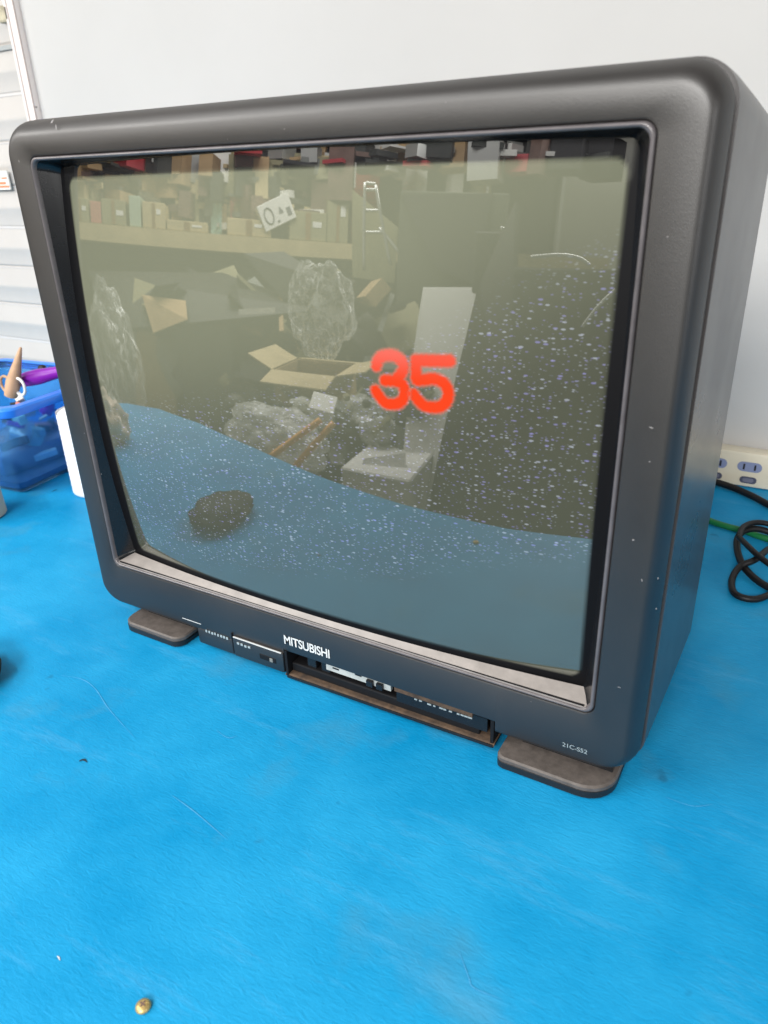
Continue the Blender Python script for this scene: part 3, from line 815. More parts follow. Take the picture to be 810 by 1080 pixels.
def onT(px, py, h): return at(px, py, 2, h)
bm = BM(); tube_bm(bm, [onT(735, 503, .006), onT(757, 509, .006), onT(775, 515, .005), onT(795, 524, .005), onT(812, 533, .005), onT(840, 545, .005)], 0.0042, 12)
tag(obj('power_cable', bm, M_cable, smooth=True), 'thick black cable running along the foot of the power strip', 'cable')
bm = BM(); tube_bm(bm, [onT(730, 541, .004), onT(748, 549, .004), onT(766, 555, .004), onT(785, 560, .004), onT(805, 567, .004), onT(835, 575, .004)], 0.0036, 12)
tag(obj('green_cable', bm, M_green, smooth=True), 'green cable emerging from behind the television at the right', 'cable')
bm = BM(); tube_bm(bm, [onT(850, 575, .004), onT(825, 566, .008), onT(800, 558, .013), onT(785, 560, .012), onT(778, 568, .010), onT(778, 582, .008), onT(784, 597, .006), onT(796, 610, .005), onT(812, 620, .004), onT(840, 630, .004)], 0.0036, 12)
tube_bm(bm, [onT(845, 572, .012), onT(815, 577, .013), onT(797, 590, .014), onT(780, 598, .008), onT(772, 612, .004), onT(775, 626, .004), onT(792, 632, .004), onT(810, 628, .004), onT(840, 612, .004)], 0.0033, 12)
tube_bm(bm, [onT(779, 566, .020), onT(790, 577, .021), onT(802, 588, .020), onT(820, 600, .016), onT(850, 612, .010)], 0.0030, 12)
tube_bm(bm, [onT(850, 560, .016), onT(822, 555, .018), onT(800, 551, .020), onT(785, 555, .021), onT(779, 566, .020)], 0.0030, 12)
tag(obj('coiled_cable', bm, M_cable, smooth=True), 'tangled loops of black cable on the mat at the right edge', 'cable')

# ------------------------------------------------------------------ left side: bin, tools, roll, cup
BN = empty('plastic_bin', (-0.70, 0.24, 0), 'translucent blue plastic bin of tools left of the television', 'bin')
def rr2(cx, cy, hx, hy, r, z, rot, n=6):
    out = []
    for (sx, sy, a0_) in ((1, -1, -90), (1, 1, 0), (-1, 1, 90), (-1, -1, 180)):
        for k in range(n+1):
            a = math.radians(a0_+90*k/n); x = sx*(hx-r)+r*math.cos(a); y = sy*(hy-r)+r*math.sin(a)
            out.append((cx+x*math.cos(rot)-y*math.sin(rot), cy+x*math.sin(rot)+y*math.cos(rot), z))
    return out
RB = math.radians(6)
bcx, bcy, bhx, bhy = -0.705, 0.235, 0.128, 0.105
bm = BM()
loft(bm, [rr2(bcx, bcy, bhx-0.035, bhy-0.02, .008, 0.0005, RB), rr2(bcx, bcy, bhx-0.032, bhy-0.017, .010, 0.004, RB), rr2(bcx, bcy, bhx-0.006, bhy-0.004, .014, 0.116, RB), rr2(bcx, bcy, bhx-0.005, bhy-0.003, .015, 0.127, RB),
          rr2(bcx, bcy, bhx-0.007, bhy-0.005, .014, 0.127, RB), rr2(bcx, bcy, bhx-0.0085, bhy-0.0065, .014, 0.115, RB), rr2(bcx, bcy, bhx-0.0340, bhy-0.0190, .009, 0.006, RB)], cap0=True, cap1=True)
obj('bin_shell', bm, M_bin, BN, smooth=True, angle=40, world=True)
bm = BM()
rl = [rr2(bcx, bcy, bhx+e, bhy+e, .016, z_, RB) for (e, z_) in ((-0.0045, 0.1165), (0.006, 0.1165), (0.0072, 0.119), (0.0072, 0.126), (0.005, 0.1285), (-0.006, 0.1285), (-0.0075, 0.1275))]
loft(bm, rl)
obj('bin_rim', bm, mat('blue_rim', (0.03, 0.22, 0.85), 0.3, 0.5), BN, smooth=True, angle=40, world=True)
bm = BM(); rnd_ = random.Random(4); bmats = [M_steel, M_purple, M_white, M_mint, M_darkbox, M_steel, M_pinkred, M_slot]; rec = []
for q in range(60):
    k_ = len(bm.faces); a1_ = rnd_.uniform(.012, .045); 
    px_ = bcx+rnd_.uniform(-.072, .072); py_ = bcy+rnd_.uniform(-.062, .062); pz_ = rnd_.uniform(.022, .080)
    bx(bm, -a1_/2, a1_/2, -a1_*.14, a1_*.14, -a1_*.14, a1_*.14, M=Matrix.Translation((px_, py_, pz_)) @ Euler((rnd_.uniform(-1, 1), rnd_.uniform(-.5, .5), rnd_.uniform(0, 6.28))).to_matrix().to_4x4(), bev=0.001, seg=1)
    rec.append((k_, len(bm.faces), rnd_.randrange(len(bmats))))
bm.faces.ensure_lookup_table()
for k_, k2_, mi in rec:
    for q in range(k_, k2_): bm.faces[q].material_index = mi
o = obj('small_fittings', bm, bmats[0])
for m_ in bmats[1:]: o.data.materials.append(m_)
tag(o, 'jumble of small metal and plastic fittings filling the blue bin', 'fittings', kind='stuff')
bm = BM()
loft(bm, [rr2(bcx, bcy, bhx-0.0355, bhy-0.0205, .008, 0.0065, RB), rr2(bcx, bcy, bhx-0.0355, bhy-0.0205, .008, 0.014, RB)], cap0=True, cap1=True)
obj('bin_liner', bm, mat('grey_liner', (0.25, 0.25, 0.33), 0.6), BN, world=True)
# contents
PU = BM(); lp = []
A_ = at(20, 402, 1, 0.24); B_ = at(64, 392, 1, 0.27)
d = (B_-A_); ln = d.length
prof = [(0.003, 0), (0.009, 0.003), (0.0105, 0.015), (0.011, ln*0.5), (0.0095, ln*0.7), (0.008, ln), (0.007, ln+0.05)]
lathe_bm(PU, prof, 20)
rot = Vector((0, 0, 1)).rotation_difference(d.normalized()).to_matrix().to_4x4()
bmesh.ops.transform(PU, matrix=Matrix.Translation(A_) @ rot, verts=PU.verts)
o = obj('hand_tool', PU, M_purple, smooth=True, angle=50); tag(o, 'shiny purple tool handle lying across the top of the blue bin', 'tool')
CT = empty('pointed_tool', at(14, 404, 1, 0.225), 'pointed beige wooden tool standing up out of the blue bin', 'tool')
Pb = CT.location.copy(); Pt = at(22, 366, 1, 0.235); d = Pt-Pb
bm = BM(); lathe_bm(bm, [(0.009, -0.02), (0.0105, 0.0), (0.009, 0.010), (0.0055, d.length*0.60), (0.002, d.length*0.97), (0.0005, d.length)], 10)
bmesh.ops.transform(bm, matrix=Vector((0, 0, 1)).rotation_difference(d.normalized()).to_matrix().to_4x4(), verts=bm.verts)
obj('tip', bm, M_cone, CT, smooth=True, angle=60)
for (sx, m_, nm) in ((-0.017, M_cone, 'collar'), (0.012, M_white, 'ring')):
    bm = BM()
    pts = [(sx+0.012*math.cos(t), 0.0, -0.004+0.012*math.sin(t)) for t in [2*math.pi*k/12 for k in range(13)]]
    tube_bm(bm, pts, 0.0020, 8); obj(nm, bm, m_, CT, smooth=True)
for (q, sz, m_, nm, lb) in (((45, 388), .014, M_slot, 'black_clip', 'small black clip inside the blue bin by the television'), ((22, 455), .030, M_steel, 'metal_clamp', 'silvery metal clamp seen through the side of the blue bin'), ((48, 430), .022, M_purple, 'purple_block', 'purple lump seen through the side of the blue bin'), ((35, 462), .024, M_mint, 'mint_block', 'pale green piece seen through the side of the blue bin')):
    P = at(q[0], q[1], 0, -0.660 if q[1] > 400 else -0.70)
    bm = BM(); bmesh.ops.create_icosphere(bm, subdivisions=3, radius=sz/2)
    for v in bm.verts:
        v.co *= 1+0.5*noise.noise(v.co*60+Vector((sz*90, 0, 0))); v.co += P; v.co.z = max(v.co.z, 0.0145)
    tag(obj(nm, bm, m_, smooth=True), lb, 'clip' if 'clip' in nm else ('clamp' if 'clamp' in nm else 'block'))
bm = BM(); bx(bm, -0.76, -0.648, 0.17, 0.30, 0.0145, 0.045, M=None, bev=0.006)
tag(obj('grey_case', bm, mat('greyish_mauve', (0.30, 0.25, 0.33), 0.5), smooth=True, angle=40), 'flat mauve grey case lying on the bottom inside the blue bin', 'case')

prof = [(0.036, 0.0), (0.038, 0.002)]
z = 0.006
while z < 0.108:
    prof += [(0.0382, z), (0.0378, z+0.0035), (0.0382, z+0.007)]; z += 0.0072
prof += [(0.0375, 0.111), (0.034, 0.113), (0.014, 0.113), (0.013, 0.1125), (0.0128, 0.07)]
bm = BM(); lathe_bm(bm, prof, 48, (-0.5155, 0.222, 0))
tag(obj('paper_roll', bm, M_roll, smooth=True, angle=50), 'white cylindrical paper roll standing between the blue bin and television', 'paper roll')
bm = BM(); lathe_bm(bm, [(0.032, 0), (0.035, 0.002), (0.0335, 0.04), (0.031, 0.070), (0.030, 0.074), (0.026, 0.0745), (0.0255, 0.05)], 40, (-0.588, 0.083, 0))
tag(obj('beige_cup', bm, M_beige, smooth=True, angle=50), 'beige cup at the left edge in front of the blue bin', 'cup')

# dark cloth pouch, mostly outside the frame at the left, seen again in the glass
bm = BM(); bmesh.ops.create_icosphere(bm, subdivisions=4, radius=1)
for v in bm.verts:
    n = v.co.copy(); s = 1+0.22*noise.noise(n*1.6+Vector((4, 2, 1)))+0.10*noise.noise(n*4)
    v.co = Vector((n.x*0.044*s, n.y*0.054*s, n.z*0.014*s))
    if v.co.z < -0.012: v.co.z = -0.012
    v.co += Vector((-0.2790, -0.158, 0.0122))
tag(obj('cloth_pouch', bm, M_pouch, smooth=True), 'dark olive cloth pouch at the left edge of the blue mat, mirrored in the screen', 'pouch')
# beige rag, seen only in the glass
P, r = bounce(118, 452); t = (0.02-P.z)/r.z; RG = P+r*t
bm = BM(); bmesh.ops.create_icosphere(bm, subdivisions=4, radius=1)
for v in bm.verts:
    n = v.co.copy(); s = 1+0.45*noise.noise(n*2.2)+0.2*noise.noise(n*6)
    v.co = Vector((n.x*0.05*s, n.y*0.035*s, n.z*0.055*s)); v.co.z = max(v.co.z, -0.03)
    v.co += Vector((RG.x, RG.y, 0.0302))
tag(obj('crumpled_rag', bm, M_rag, smooth=True), 'crumpled beige rag on the blue mat mirrored at the left of the screen', 'rag')

# screw on the mat
P = at(151, 1061, 2, 0.001)
SC = empty('screw', (P.x, P.y, 0), 'small brass screw lying head up on the blue mat near the front edge', 'screw')
bm = BM(); lathe_bm(bm, [(0.0028, 0.0), (0.0040, 0.0006), (0.0038, 0.0016), (0.0026, 0.0025), (0.0012, 0.0028)], 28); obj('screw_head', bm, M_brass, SC, smooth=True, angle=50)
bm = BM(); bx(bm, -0.0017, 0.0017, -0.0004, 0.0004, 0.0026, 0.0030); bx(bm, -0.0004, 0.0004, -0.0017, 0.0017, 0.0026, 0.00302); obj('cross_slot', bm, M_brown, SC)

# ------------------------------------------------------------------ the storeroom that the screen mirrors
N_R = Vector((0.7071, 0.7071, 0))
def on_plane(px, py, c, n=N_R):
    P, r = bounce(px, py); return P + r*((c-P.dot(n))/r.dot(n))
SHELF_Z = 0.50
RK = empty('storage_rack', (-1.9, -2.35, -0.75), 'long storage rack loaded with cardboard boxes, mirrored along the top of the screen', 'rack')
ux = Vector((0.7071, -0.7071, 0))
def rackM(c): return Matrix.Translation(-N_R*abs(c)) @ Matrix(((ux.x, N_R.x, 0, 0), (ux.y, N_R.y, 0, 0), (0, 0, 1, 0), (0, 0, 0, 1)))
RM = rackM(-3.0)
bm = BM(); bx(bm, -3.0, 3.2, -0.75, 0.0, SHELF_Z-0.10, SHELF_Z, M=RM); obj('shelf', bm, M_card2, RK, world=True)
bm = BM(); bx(bm, -3.0, 3.2, -0.75, 0.0, 1.55, 1.60, M=RM); obj('shelf', bm, M_card2, RK, world=True)
bm = BM(); bx(bm, -3.0, 3.2, -0.80, -0.76, -0.75, 2.4, M=RM); obj('back_panel', bm, M_darkback, RK, world=True)
for xk in (-3.0, -1.5, 1.75, 3.2):
    bm = BM(); bx(bm, xk-0.02, xk+0.02, -0.74, -0.70, -0.75, 2.4, M=RM); obj('post', bm, M_steel, RK, world=True)
def rack_box(x0, y0, x1, y1, m, label, cat='box', depth=0.3, back=0.0, roll=0.0, name='storage_box', base=True):
    c = -3.0-back
    P = on_plane((x0+x1)/2, (y0+y1)/2, c)
    A = on_plane(x0, (y0+y1)/2, c); B = on_plane(x1, (y0+y1)/2, c)
    T = on_plane((x0+x1)/2, y0, c); D = on_plane((x0+x1)/2, y1, c)
    w_ = (A-B).length; zt = T.z; zb = D.z
    if base and not roll: zb = SHELF_Z+0.002
    bm = BM()
    uu = P.dot(ux)
    Mx = rackM(c) @ Matrix.Translation((uu, -0.02-depth/2, (zt+zb)/2)) @ Matrix.Rotation(roll, 4, 'Y')
    bx(bm, -w_/2, w_/2, -depth/2, depth/2, -(zt-zb)/2, (zt-zb)/2, M=Mx, bev=0.004, seg=1)
    o = obj(name, bm, m); tag(o, label, cat, 'things on the mirrored rack')
    if m in (M_card, M_card2, M_olive) and w_ > 0.12:
        hh_ = zt-zb
        b2 = BM(); bx(b2, -w_*0.07, w_*0.07, depth/2+0.0005, depth/2+0.0025, -hh_/2+0.004, hh_/2-0.004, M=Mx); obj('tape_strip', b2, M_tape, o)
        b2 = BM(); k_ = (int(x0*7) % 5)/10.0
        bx(b2, w_*(0.12), w_*(0.30+k_*0.3), depth/2+0.0005, depth/2+0.0030, hh_*(0.05-k_*0.4), hh_*(0.25-k_*0.4), M=Mx); obj('paper_label', b2, M_white, o)
    return o, Mx, w_, zt-zb
RB_ = rack_box
RB_(72, 172, 85, 210, M_card, 'narrow brown carton mirrored in the very top left corner of the screen', back=.30)
RB_(85, 181, 103, 214, M_brown, 'dark brown box mirrored second from the left on the upper row', back=.30)
RB_(110, 181, 134, 214, M_card, 'tall brown carton mirrored above the olive box near the left', back=.30)
RB_(76, 208, 93, 262, M_olive, 'olive box mirrored at the far left of the front row')
RB_(95, 212, 106, 256, M_pinkred, 'slim pinkish carton mirrored upright between two olive boxes')
RB_(107, 210, 132, 262, M_olive, 'wide olive box mirrored right of the slim pinkish carton')
RB_(136, 206, 148, 262, mat('pale_green', (.38, .48, .38), .6), 'narrow pale green carton mirrored below the white parcel')
RB_(145, 178, 170, 212, M_white, 'crumpled white parcel mirrored on the upper row left of the black crate', cat='parcel', back=.30)
RB_(150, 213, 174, 262, M_card2, 'small tan box mirrored under the white parcel')
RB_(176, 233, 219, 270, M_card2, 'square tan carton mirrored under the black crate')
RB_(168, 193, 221, 233, M_darkbox, 'large black crate mirrored on the upper row', cat='crate', back=.30)
RB_(183, 179, 197, 196, M_white, 'small white bottle carton mirrored above the black crate', back=.62)
RB_(222, 192, 234, 228, M_mint, 'mint green folder mirrored right of the black crate', cat='folder', back=.30)
RB_(243, 194, 266, 232, M_pinkred, 'pinkish red picture carton mirrored left of the tilted white box', back=.30)
o, Mx, w_, h_ = RB_(274, 209, 310, 238, M_white, 'tilted white box with printed oval mirrored in the upper left of the screen', back=-.02, roll=math.radians(-26), depth=.2)
M_ink = mat('grey_ink', (0.16, 0.17, 0.20), 0.6)
bm = BM()
rr_ = 0.3*h_
pts = [(-w_*0.24+rr_*0.62*math.cos(t_), 0.103, rr_*math.sin(t_)) for t_ in [2*math.pi*k/24 for k in range(25)]]
tube_bm(bm, pts, 0.004, 6)
vs_ = [bm.verts.new(p) for p in ((w_*0.06, 0.103, -0.10*h_), (w_*0.20, 0.103, -0.10*h_), (w_*0.13, 0.103, 0.18*h_))]; bm.faces.new(vs_)
bx(bm, -w_*0.05, w_*0.02, 0.102, 0.104, -h_*.36, -h_*.30); bx(bm, w_*0.3, w_*0.42, 0.102, 0.104, -h_*.30, h_*.0)
bmesh.ops.transform(bm, matrix=Mx, verts=bm.verts)
pr = obj('printed_marks', bm, M_ink); pr.parent = o
RB_(240, 231, 286, 275, M_card2, 'big plain tan carton mirrored under the tilted white box')
RB_(297, 176, 306, 214, M_white, 'thin white post carton mirrored above the tilted white box', back=.30)
RB_(308, 190, 336, 222, M_card, 'brown carton mirrored right of the tilted white box', back=.30)
RB_(306, 223, 345, 275, M_olive, 'broad olive carton mirrored below the tilted white box')
RB_(248, 165, 280, 190, M_card, 'brown carton top mirrored in the dark band above the screen picture', back=.62)
RB_(346, 196, 368, 282, M_olive, 'tall olive carton mirrored beside the stepladder')
RB_(374, 165, 402, 200, M_red, 'bright red carton mirrored in the dark band at the top of the screen', back=.62)
RB_(440, 172, 451, 225, M_white, 'slim white bottle box mirrored near the top centre of the screen', back=.30)
RB_(478, 172, 490, 225, M_white, 'first pale upright post box mirrored right of the slim bottle box', back=.62)
RB_(505, 170, 520, 225, M_olive, 'olive upright box mirrored near the top right of the screen', back=.62)

def at_dist(px, py, t):
    P, r = bounce(px, py); return P + r*t
def glass_box(name, x0, y0, x1, y1, t, m, label, cat, depth=0.3, tofloor=True, yaw=0.0, roll=0.0, zb=None):
    P = at_dist((x0+x1)/2, (y0+y1)/2, t); A = at_dist(x0, (y0+y1)/2, t); B = at_dist(x1, (y0+y1)/2, t)
    T = at_dist((x0+x1)/2, y0, t); D = at_dist((x0+x1)/2, y1, t)
    w_ = math.hypot(A.x-B.x, A.y-B.y); z1 = T.z; z0 = -0.75 if tofloor else D.z
    if zb is not None: z0 = zb
    a = math.atan2(B.y-A.y, B.x-A.x)+yaw
    bm = BM(); bx(bm, -w_/2, w_/2, -depth/2, depth/2, z0, z1, M=Matrix.Translation((P.x, P.y, 0)) @ Matrix.Rotation(a, 4, 'Z') @ Matrix.Rotation(roll, 4, 'Y'), bev=0.006, seg=1)
    o = obj(name, bm, m); tag(o, label, cat); return o
glass_box('dark_cabinet', 541, 284, 665, 420, 1.5, M_darkbox, 'tall dark grey cabinet mirrored at the right of the screen', 'cabinet')
glass_box('dark_board', 497, 245, 538, 420, 1.7, mat('dark_panel', (.045, .048, .045), .5), 'tall dark board mirrored between the foam slab and the dark cabinet', 'board', depth=.08)
glass_box('grey_curtain', 422, 206, 530, 320, 2.7, mat('curtain', (.07, .075, .06), .8), 'broad dark sheet mirrored at the upper middle of the screen', 'sheet', depth=.3)
glass_box('dark_bin', 190, 330, 245, 400, 2.4, M_darkbox, 'large black plastic bin mirrored left of the open carton', 'bin', depth=.4)
glass_box('dark_bin', 250, 318, 300, 400, 2.7, M_darkbox, 'second black bin mirrored behind the open carton', 'bin', depth=.4)
glass_box('dark_bin', 110, 300, 180, 400, 2.8, M_midgrey, 'grey bin mirrored behind the clear plastic bag', 'bin', depth=.4)
glass_box('floor_carton', 380, 478, 452, 560, 1.3, M_white, 'pale carton mirrored on the floor below the red number', 'box', depth=.3, yaw=.3)
glass_box('floor_carton', 150, 305, 195, 345, 2.5, M_card, 'flattened brown carton mirrored left of the black bin', 'box', depth=.3, yaw=.2, roll=.3)
glass_box('floor_carton', 225, 290, 245, 325, 2.6, M_card2, 'upright tan carton mirrored above the black bin', 'box', depth=.1)
glass_box('floor_crate', 385, 380, 440, 480, 2.1, M_darkbox, 'low dark crate mirrored behind the red number', 'crate', depth=.3)

# open carton
Pc = at_dist(332, 388, 1.75)
OC = empty('open_carton', (Pc.x, Pc.y, -0.75), 'open cardboard box with four spread flaps mirrored left of the red number', 'box')
h = Pc.z+0.75; hw = 0.145
ya = math.atan2(Pc.y-CAM.y, Pc.x-CAM.x)
OC.rotation_euler = (0, 0, ya+math.radians(38))
bm = BM()
for (a_, b2, c_, d_) in ((-hw, hw, -hw, -hw+.006), (-hw, hw, hw-.006, hw), (-hw, -hw+.006, -hw+.007, hw-.007), (hw-.006, hw, -hw+.007, hw-.007)):
    bx(bm, a_, b2, c_, d_, 0, h)
obj('carton_walls', bm, M_card, OC)
bm = BM(); bx(bm, -hw+.01, hw-.01, -hw+.01, hw-.01, 0.002, h*0.7); obj('carton_contents', bm, M_darkbox, OC)
for k in range(4):
    bm = BM(); bx(bm, -hw, hw, 0, 0.125, -.003, .003)
    Mk = Matrix.Rotation(k*math.pi/2, 4, 'Z') @ Matrix.Translation((0, hw+.002, h+.004)) @ Matrix.Rotation(math.radians((12, -12, 25, -8)[k]), 4, 'X')
    bmesh.ops.transform(bm, matrix=Mk, verts=bm.verts); obj('flap', bm, M_card2, OC)

# leaning panels: real slabs spanned between four mirrored points
def panel(name, q, m, label, cat, thick=0.02):
    P = [at_dist(x, y, t) for x, y, t in q]
    n_ = (P[1]-P[0]).cross(P[3]-P[0]).normalized()*thick
    bm = BM(); a = [bm.verts.new(p) for p in P]; b_ = [bm.verts.new(p+n_) for p in P]
    bm.faces.new(a); bm.faces.new(b_)
    for k in range(4): bm.faces.new((a[k], a[(k+1) % 4], b_[(k+1) % 4], b_[k]))
    o = obj(name, bm, m); tag(o, label, cat); return o
M_black2 = mat('black_board', (0.018, 0.018, 0.018), 0.55, noise_amt=.3, noise_scale=4)
panel('leaning_board', [(512, 300, 1.5), (548, 216, 1.6), (560, 592, 1.25), (455, 553, 1.25)], M_black2, 'dark board leaning in the mirrored room, right of the pale foam slab', 'board')
panel('foam_slab', [(447, 308, 1.7), (504, 308, 1.7), (456, 552, 1.27), (424, 545, 1.27)], M_white, 'long pale foam slab mirrored upright just right of the red number', 'foam slab', .03)
panel('hung_sheet', [(424, 207, 2.6), (520, 205, 2.6), (500, 300, 2.5), (462, 285, 2.5)], M_darkback, 'dark sagging sheet mirrored near the top centre right of the stepladder', 'sheet')
panel('olive_banner', [(372, 200, 2.75), (420, 240, 2.75), (416, 298, 2.75), (372, 292, 2.75)], M_olive, 'olive cloth mirrored behind the stepladder', 'cloth')
panel('black_sheet', [(95, 290, 2.5), (235, 292, 2.5), (345, 330, 2.3), (120, 352, 2.2)], M_black2, 'wide black sheet mirrored under the tan shelf at the left', 'sheet', .03)
panel('dark_flap', [(258, 270, 2.4), (300, 268, 2.4), (352, 300, 2.3), (300, 318, 2.3)], M_black2, 'black angled flap mirrored below the middle of the tan shelf', 'flap', .03)
panel('tan_flap', [(150, 312, 2.2), (196, 318, 2.2), (198, 338, 2.1), (162, 352, 2.1)], M_card, 'tan cardboard flap mirrored left of the black bin', 'flap', .01)
panel('pale_strip', [(252, 326, 2.1), (290, 324, 2.1), (290, 330, 2.1), (252, 332, 2.1)], M_white, 'thin pale strip mirrored above the open carton', 'strip', .01)
panel('white_sheet', [(384, 484, 1.2), (428, 478, 1.2), (428, 540, 1.15), (374, 528, 1.15)], M_white, 'white paper sheet mirrored on the floor below the red number', 'paper', .004)

# heaps nobody could count: small scraps, cartons, strips and lumps
def heap(name, label, region, t0, t1, n, mats, smin, smax, seed, kind='stuff', upright=False):
    rnd = random.Random(seed)
    bm = BM(); cnt = 0; xs = [p[0] for p in region]; ys = [p[1] for p in region]
    me_idx = []
    while cnt < n:
        x = rnd.uniform(min(xs), max(xs)); y = rnd.uniform(min(ys), max(ys))
        if not poly_in(x, y, region): continue
        cnt += 1
        P = at_dist(x, y, rnd.uniform(t0, t1))
        f = rnd.random(); mi = rnd.randrange(len(mats))
        k = len(bm.faces)
        a, b_, c_ = (rnd.uniform(smin, smax) for _ in range(3))
        if f < 0.40: c_ *= 0.15
        elif f < 0.62: b_ *= 0.12; c_ *= 0.12; a *= 1.6
        tl = 0.06 if upright else 0.9
        if upright: f = 0.7; c_ *= rnd.uniform(0.8, 1.6)
        Mx = Matrix.Translation(P) @ Euler((rnd.uniform(-tl, tl), rnd.uniform(-tl, tl), rnd.uniform(0, 6.28))).to_matrix().to_4x4()
        if f > 0.86:
            r_ = bmesh.ops.create_icosphere(bm, subdivisions=2, radius=a*0.55)
            for v in r_['verts']: v.co *= 1+0.6*noise.noise(v.co*9+Vector((cnt, 0, 0))); v.co = Mx @ v.co
        else: bx(bm, -a/2, a/2, -b_/2, b_/2, -c_/2, c_/2, M=Mx)
        me_idx.append((k, len(bm.faces), mi))
    bm.faces.ensure_lookup_table()
    for k0_, k1_, mi in me_idx:
        for q in range(k0_, k1_): bm.faces[q].material_index = mi
    o = obj(name, bm, mats[0])
    for m in mats[1:]: o.data.materials.append(m)
    tag(o, label, 'clutter', kind=kind)
heap('scrap_heap', 'dark heap of scrap and odds and ends mirrored behind the open carton', [(150, 300), (440, 300), (450, 400), (430, 440), (240, 440), (160, 400)], 2.25, 2.6, 120, [M_black2, M_darkbox, M_black2, M_midgrey, M_olive, M_darkback, M_card], .06, .26, 5)
heap('wrapping_heap', 'glinting heap of wrapping and thin strips mirrored just beyond the blue table', [(240, 430), (330, 415), (450, 400), (448, 470), (400, 505), (330, 500), (260, 470)], 1.35, 1.6, 130, [M_foil, M_midgrey, M_darkbox, M_foil, M_white, M_olive, M_black2], .02, .11, 8)
heap('packed_goods', 'small packed goods filling the gaps along the mirrored rack', [(78, 178), (240, 172), (362, 176), (362, 250), (300, 240), (150, 238), (78, 232)], 3.25, 3.5, 170, [M_card, M_olive, M_midgrey, M_brown, M_card2, M_white, M_darkbox, M_card2], .06, .22, 21, upright=True)
heap('high_stores', 'mixed stores glinting in the dark band at the top of the screen', [(75, 166), (300, 156), (520, 152), (640, 156), (640, 172), (520, 176), (300, 178), (75, 184)], 3.2, 3.7, 110, [M_card, M_brown, M_darkbox, M_steel, M_red, M_white, M_darkback, M_darkbox], .07, .24, 33, upright=True)
# plastic bags
def bag(px, py, t, rx, rz, label, m, seed, name='plastic_bag'):
    P = at_dist(px, py, t)
    bm = BM(); bmesh.ops.create_icosphere(bm, subdivisions=5, radius=1)
    for v in bm.verts:
        n = v.co.copy(); s = 1+0.30*noise.noise(n*1.8+Vector((seed, 0, 0)))+0.16*abs(noise.noise(Vector((n.x*5, n.y*5, n.z*1.6))+Vector((0, seed, 0))))
        v.co = Vector((n.x*rx*s, n.y*rx*0.6*s, n.z*rz*s)) + P
    tag(obj(name, bm, m, smooth=True), label, 'bag')
bag(122, 375, 1.9, .17, .28, 'clear plastic bag mirrored at the left of the screen above the blue mat', M_bag, 1)
bag(338, 328, 1.95, .17, .20, 'shiny clear plastic bag mirrored above the open carton', M_bag, 5)
bag(290, 460, 1.25, .20, .10, 'clear plastic wrapping heap mirrored under the two orange sticks', M_foil, 9)
bag(400, 440, 1.5, .16, .08, 'crumpled clear wrapping mirrored behind the red number', M_foil, 13)
def seg3(name, pts, r, m, label, cat, dist):
    bm = BM()
    for s in pts:
        tube_bm(bm, [at_dist(x, y, dist) for x, y in s], r, 8)
    tag(obj(name, bm, m, smooth=True), label, cat)
seg3('orange_stick', [[(285, 482), (338, 443)]], 0.010, M_orange, 'upper orange stick mirrored left of the red number', 'stick', 1.1)
seg3('orange_stick', [[(302, 503), (352, 446)]], 0.010, M_orange, 'lower orange stick mirrored left of the red number', 'stick', 1.1)
seg3('stepladder', [[(385, 192), (384, 285)], [(396, 195), (412, 280)], [(384, 200), (398, 200)], [(384, 222), (402, 222)], [(384, 245), (406, 245)], [(400, 240), (440, 290)], [(386, 193), (396, 194)]], 0.010, M_steel, 'pale metal stepladder mirrored near the top centre of the screen', 'ladder', 2.6)
seg3('hooked_wire', [[(528, 240), (545, 255), (525, 280), (538, 298)]], 0.007, M_steel, 'bent pale wire mirrored above the dark board', 'wire', 1.6)
seg3('curved_rail', [[(560, 271), (590, 269), (610, 272), (622, 280)]], 0.006, M_steel, 'pale curved rail mirrored along the top of the dark cabinet', 'rail', 1.45)
seg3('loose_strap', [[(614, 345), (632, 322), (650, 305)]], 0.006, M_steel, 'pale strap mirrored at the right edge of the screen', 'strap', 1.3)

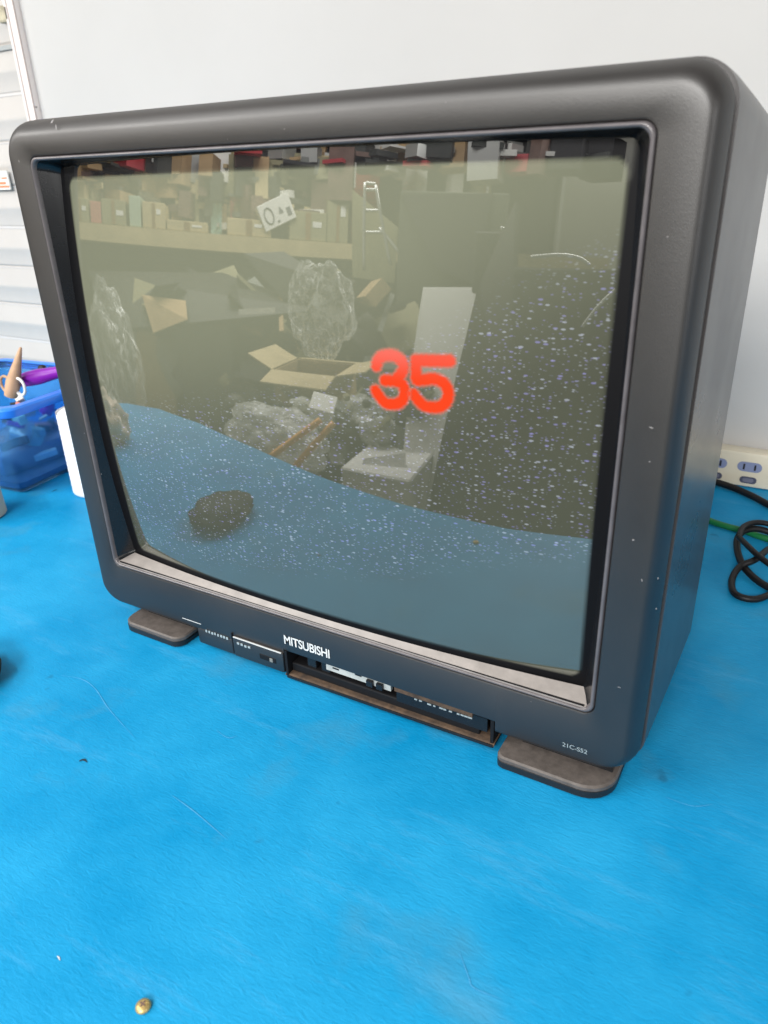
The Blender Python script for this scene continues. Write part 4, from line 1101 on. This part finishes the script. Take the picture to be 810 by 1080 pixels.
# storeroom walls far behind the camera
bm = BM(); bx(bm, -8, 4.5, -6.1, -6.0, -0.75, 3.4)
tag(obj('back_wall', bm, mat('storeroom_wall', (.20, .20, .175), .7, noise_amt=.1, noise_scale=2)), kind='structure')
bm = BM(); bx(bm, -6.1, -6.0, -5.99, 0.9, -0.75, 3.4)
tag(obj('side_wall', bm, mat('storeroom_side', (.33, .34, .29), .7, noise_amt=.1, noise_scale=2)), kind='structure')

# ------------------------------------------------------------------ light
W = bpy.data.worlds.new('World'); S.world = W; W.use_nodes = True
bg = W.node_tree.nodes['Background']; bg.inputs[0].default_value = (1.0, 0.98, 0.95, 1); bg.inputs[1].default_value = 0.35
def area(name, loc, target, sx, sy, power, col=(1, 0.98, 0.95)):
    l = bpy.data.lights.new(name, 'AREA'); l.shape = 'RECTANGLE'; l.size = sx; l.size_y = sy; l.energy = power; l.color = col
    o = bpy.data.objects.new(name, l); link(o); o.location = loc
    o.rotation_euler = (Vector(target)-Vector(loc)).to_track_quat('-Z', 'Y').to_euler()
    return o
area('ceiling_tube_light', (-0.9, -0.6, 1.9), (-0.2, 0.1, 0.1), 1.6, 0.5, 7)
area('room_light', (-1.0, -2.6, 1.9), (-0.6, -1.0, 0.3), 3.0, 1.0, 8)
area('sheen_fill', (-1.9, -1.5, 1.35), (-0.1, 0.1, 0.3), 1.6, 0.5, 40)  # unseen lamp added for sheen on the upper left casing
area('front_fill', (0.45, -3.0, 1.55), (0.30, 0.6, 0.2), 1.5, 0.5, 112)  # unseen lamp added to brighten the upper casing and the wall beside it
area('wall_fill', (1.9, -0.6, 0.60), (0.5, 0.63, 0.25), 0.6, 0.4, 7)  # unseen lamp added to lift the wall behind the power strip
area('rack_fill', (-1.3, -1.5, 2.3), (-2.0, -2.6, 0.6), 2.0, 0.6, 150)  # unseen lamp added to brighten the mirrored rack
area('back_fill', (0.6, -4.4, 2.9), (0.2, -5.6, 0.4), 2.4, 0.6, 150)  # unseen lamp added so dark mirrored things stand out from the background
bm = BM(); bx(bm, 2.25, 2.35, -5.99, 0.595, -0.75, 3.4)  # unseen dark wall added to darken the right edge of the casing
tag(obj('shade_wall', bm, mat('dim_wall', (.06, .06, .06), .7)), kind='structure')

S.view_settings.view_transform = 'Standard'; S.view_settings.look = 'None'; S.view_settings.exposure = 0; S.view_settings.gamma = 1
S.cycles.max_bounces = 8; S.cycles.use_denoising = True
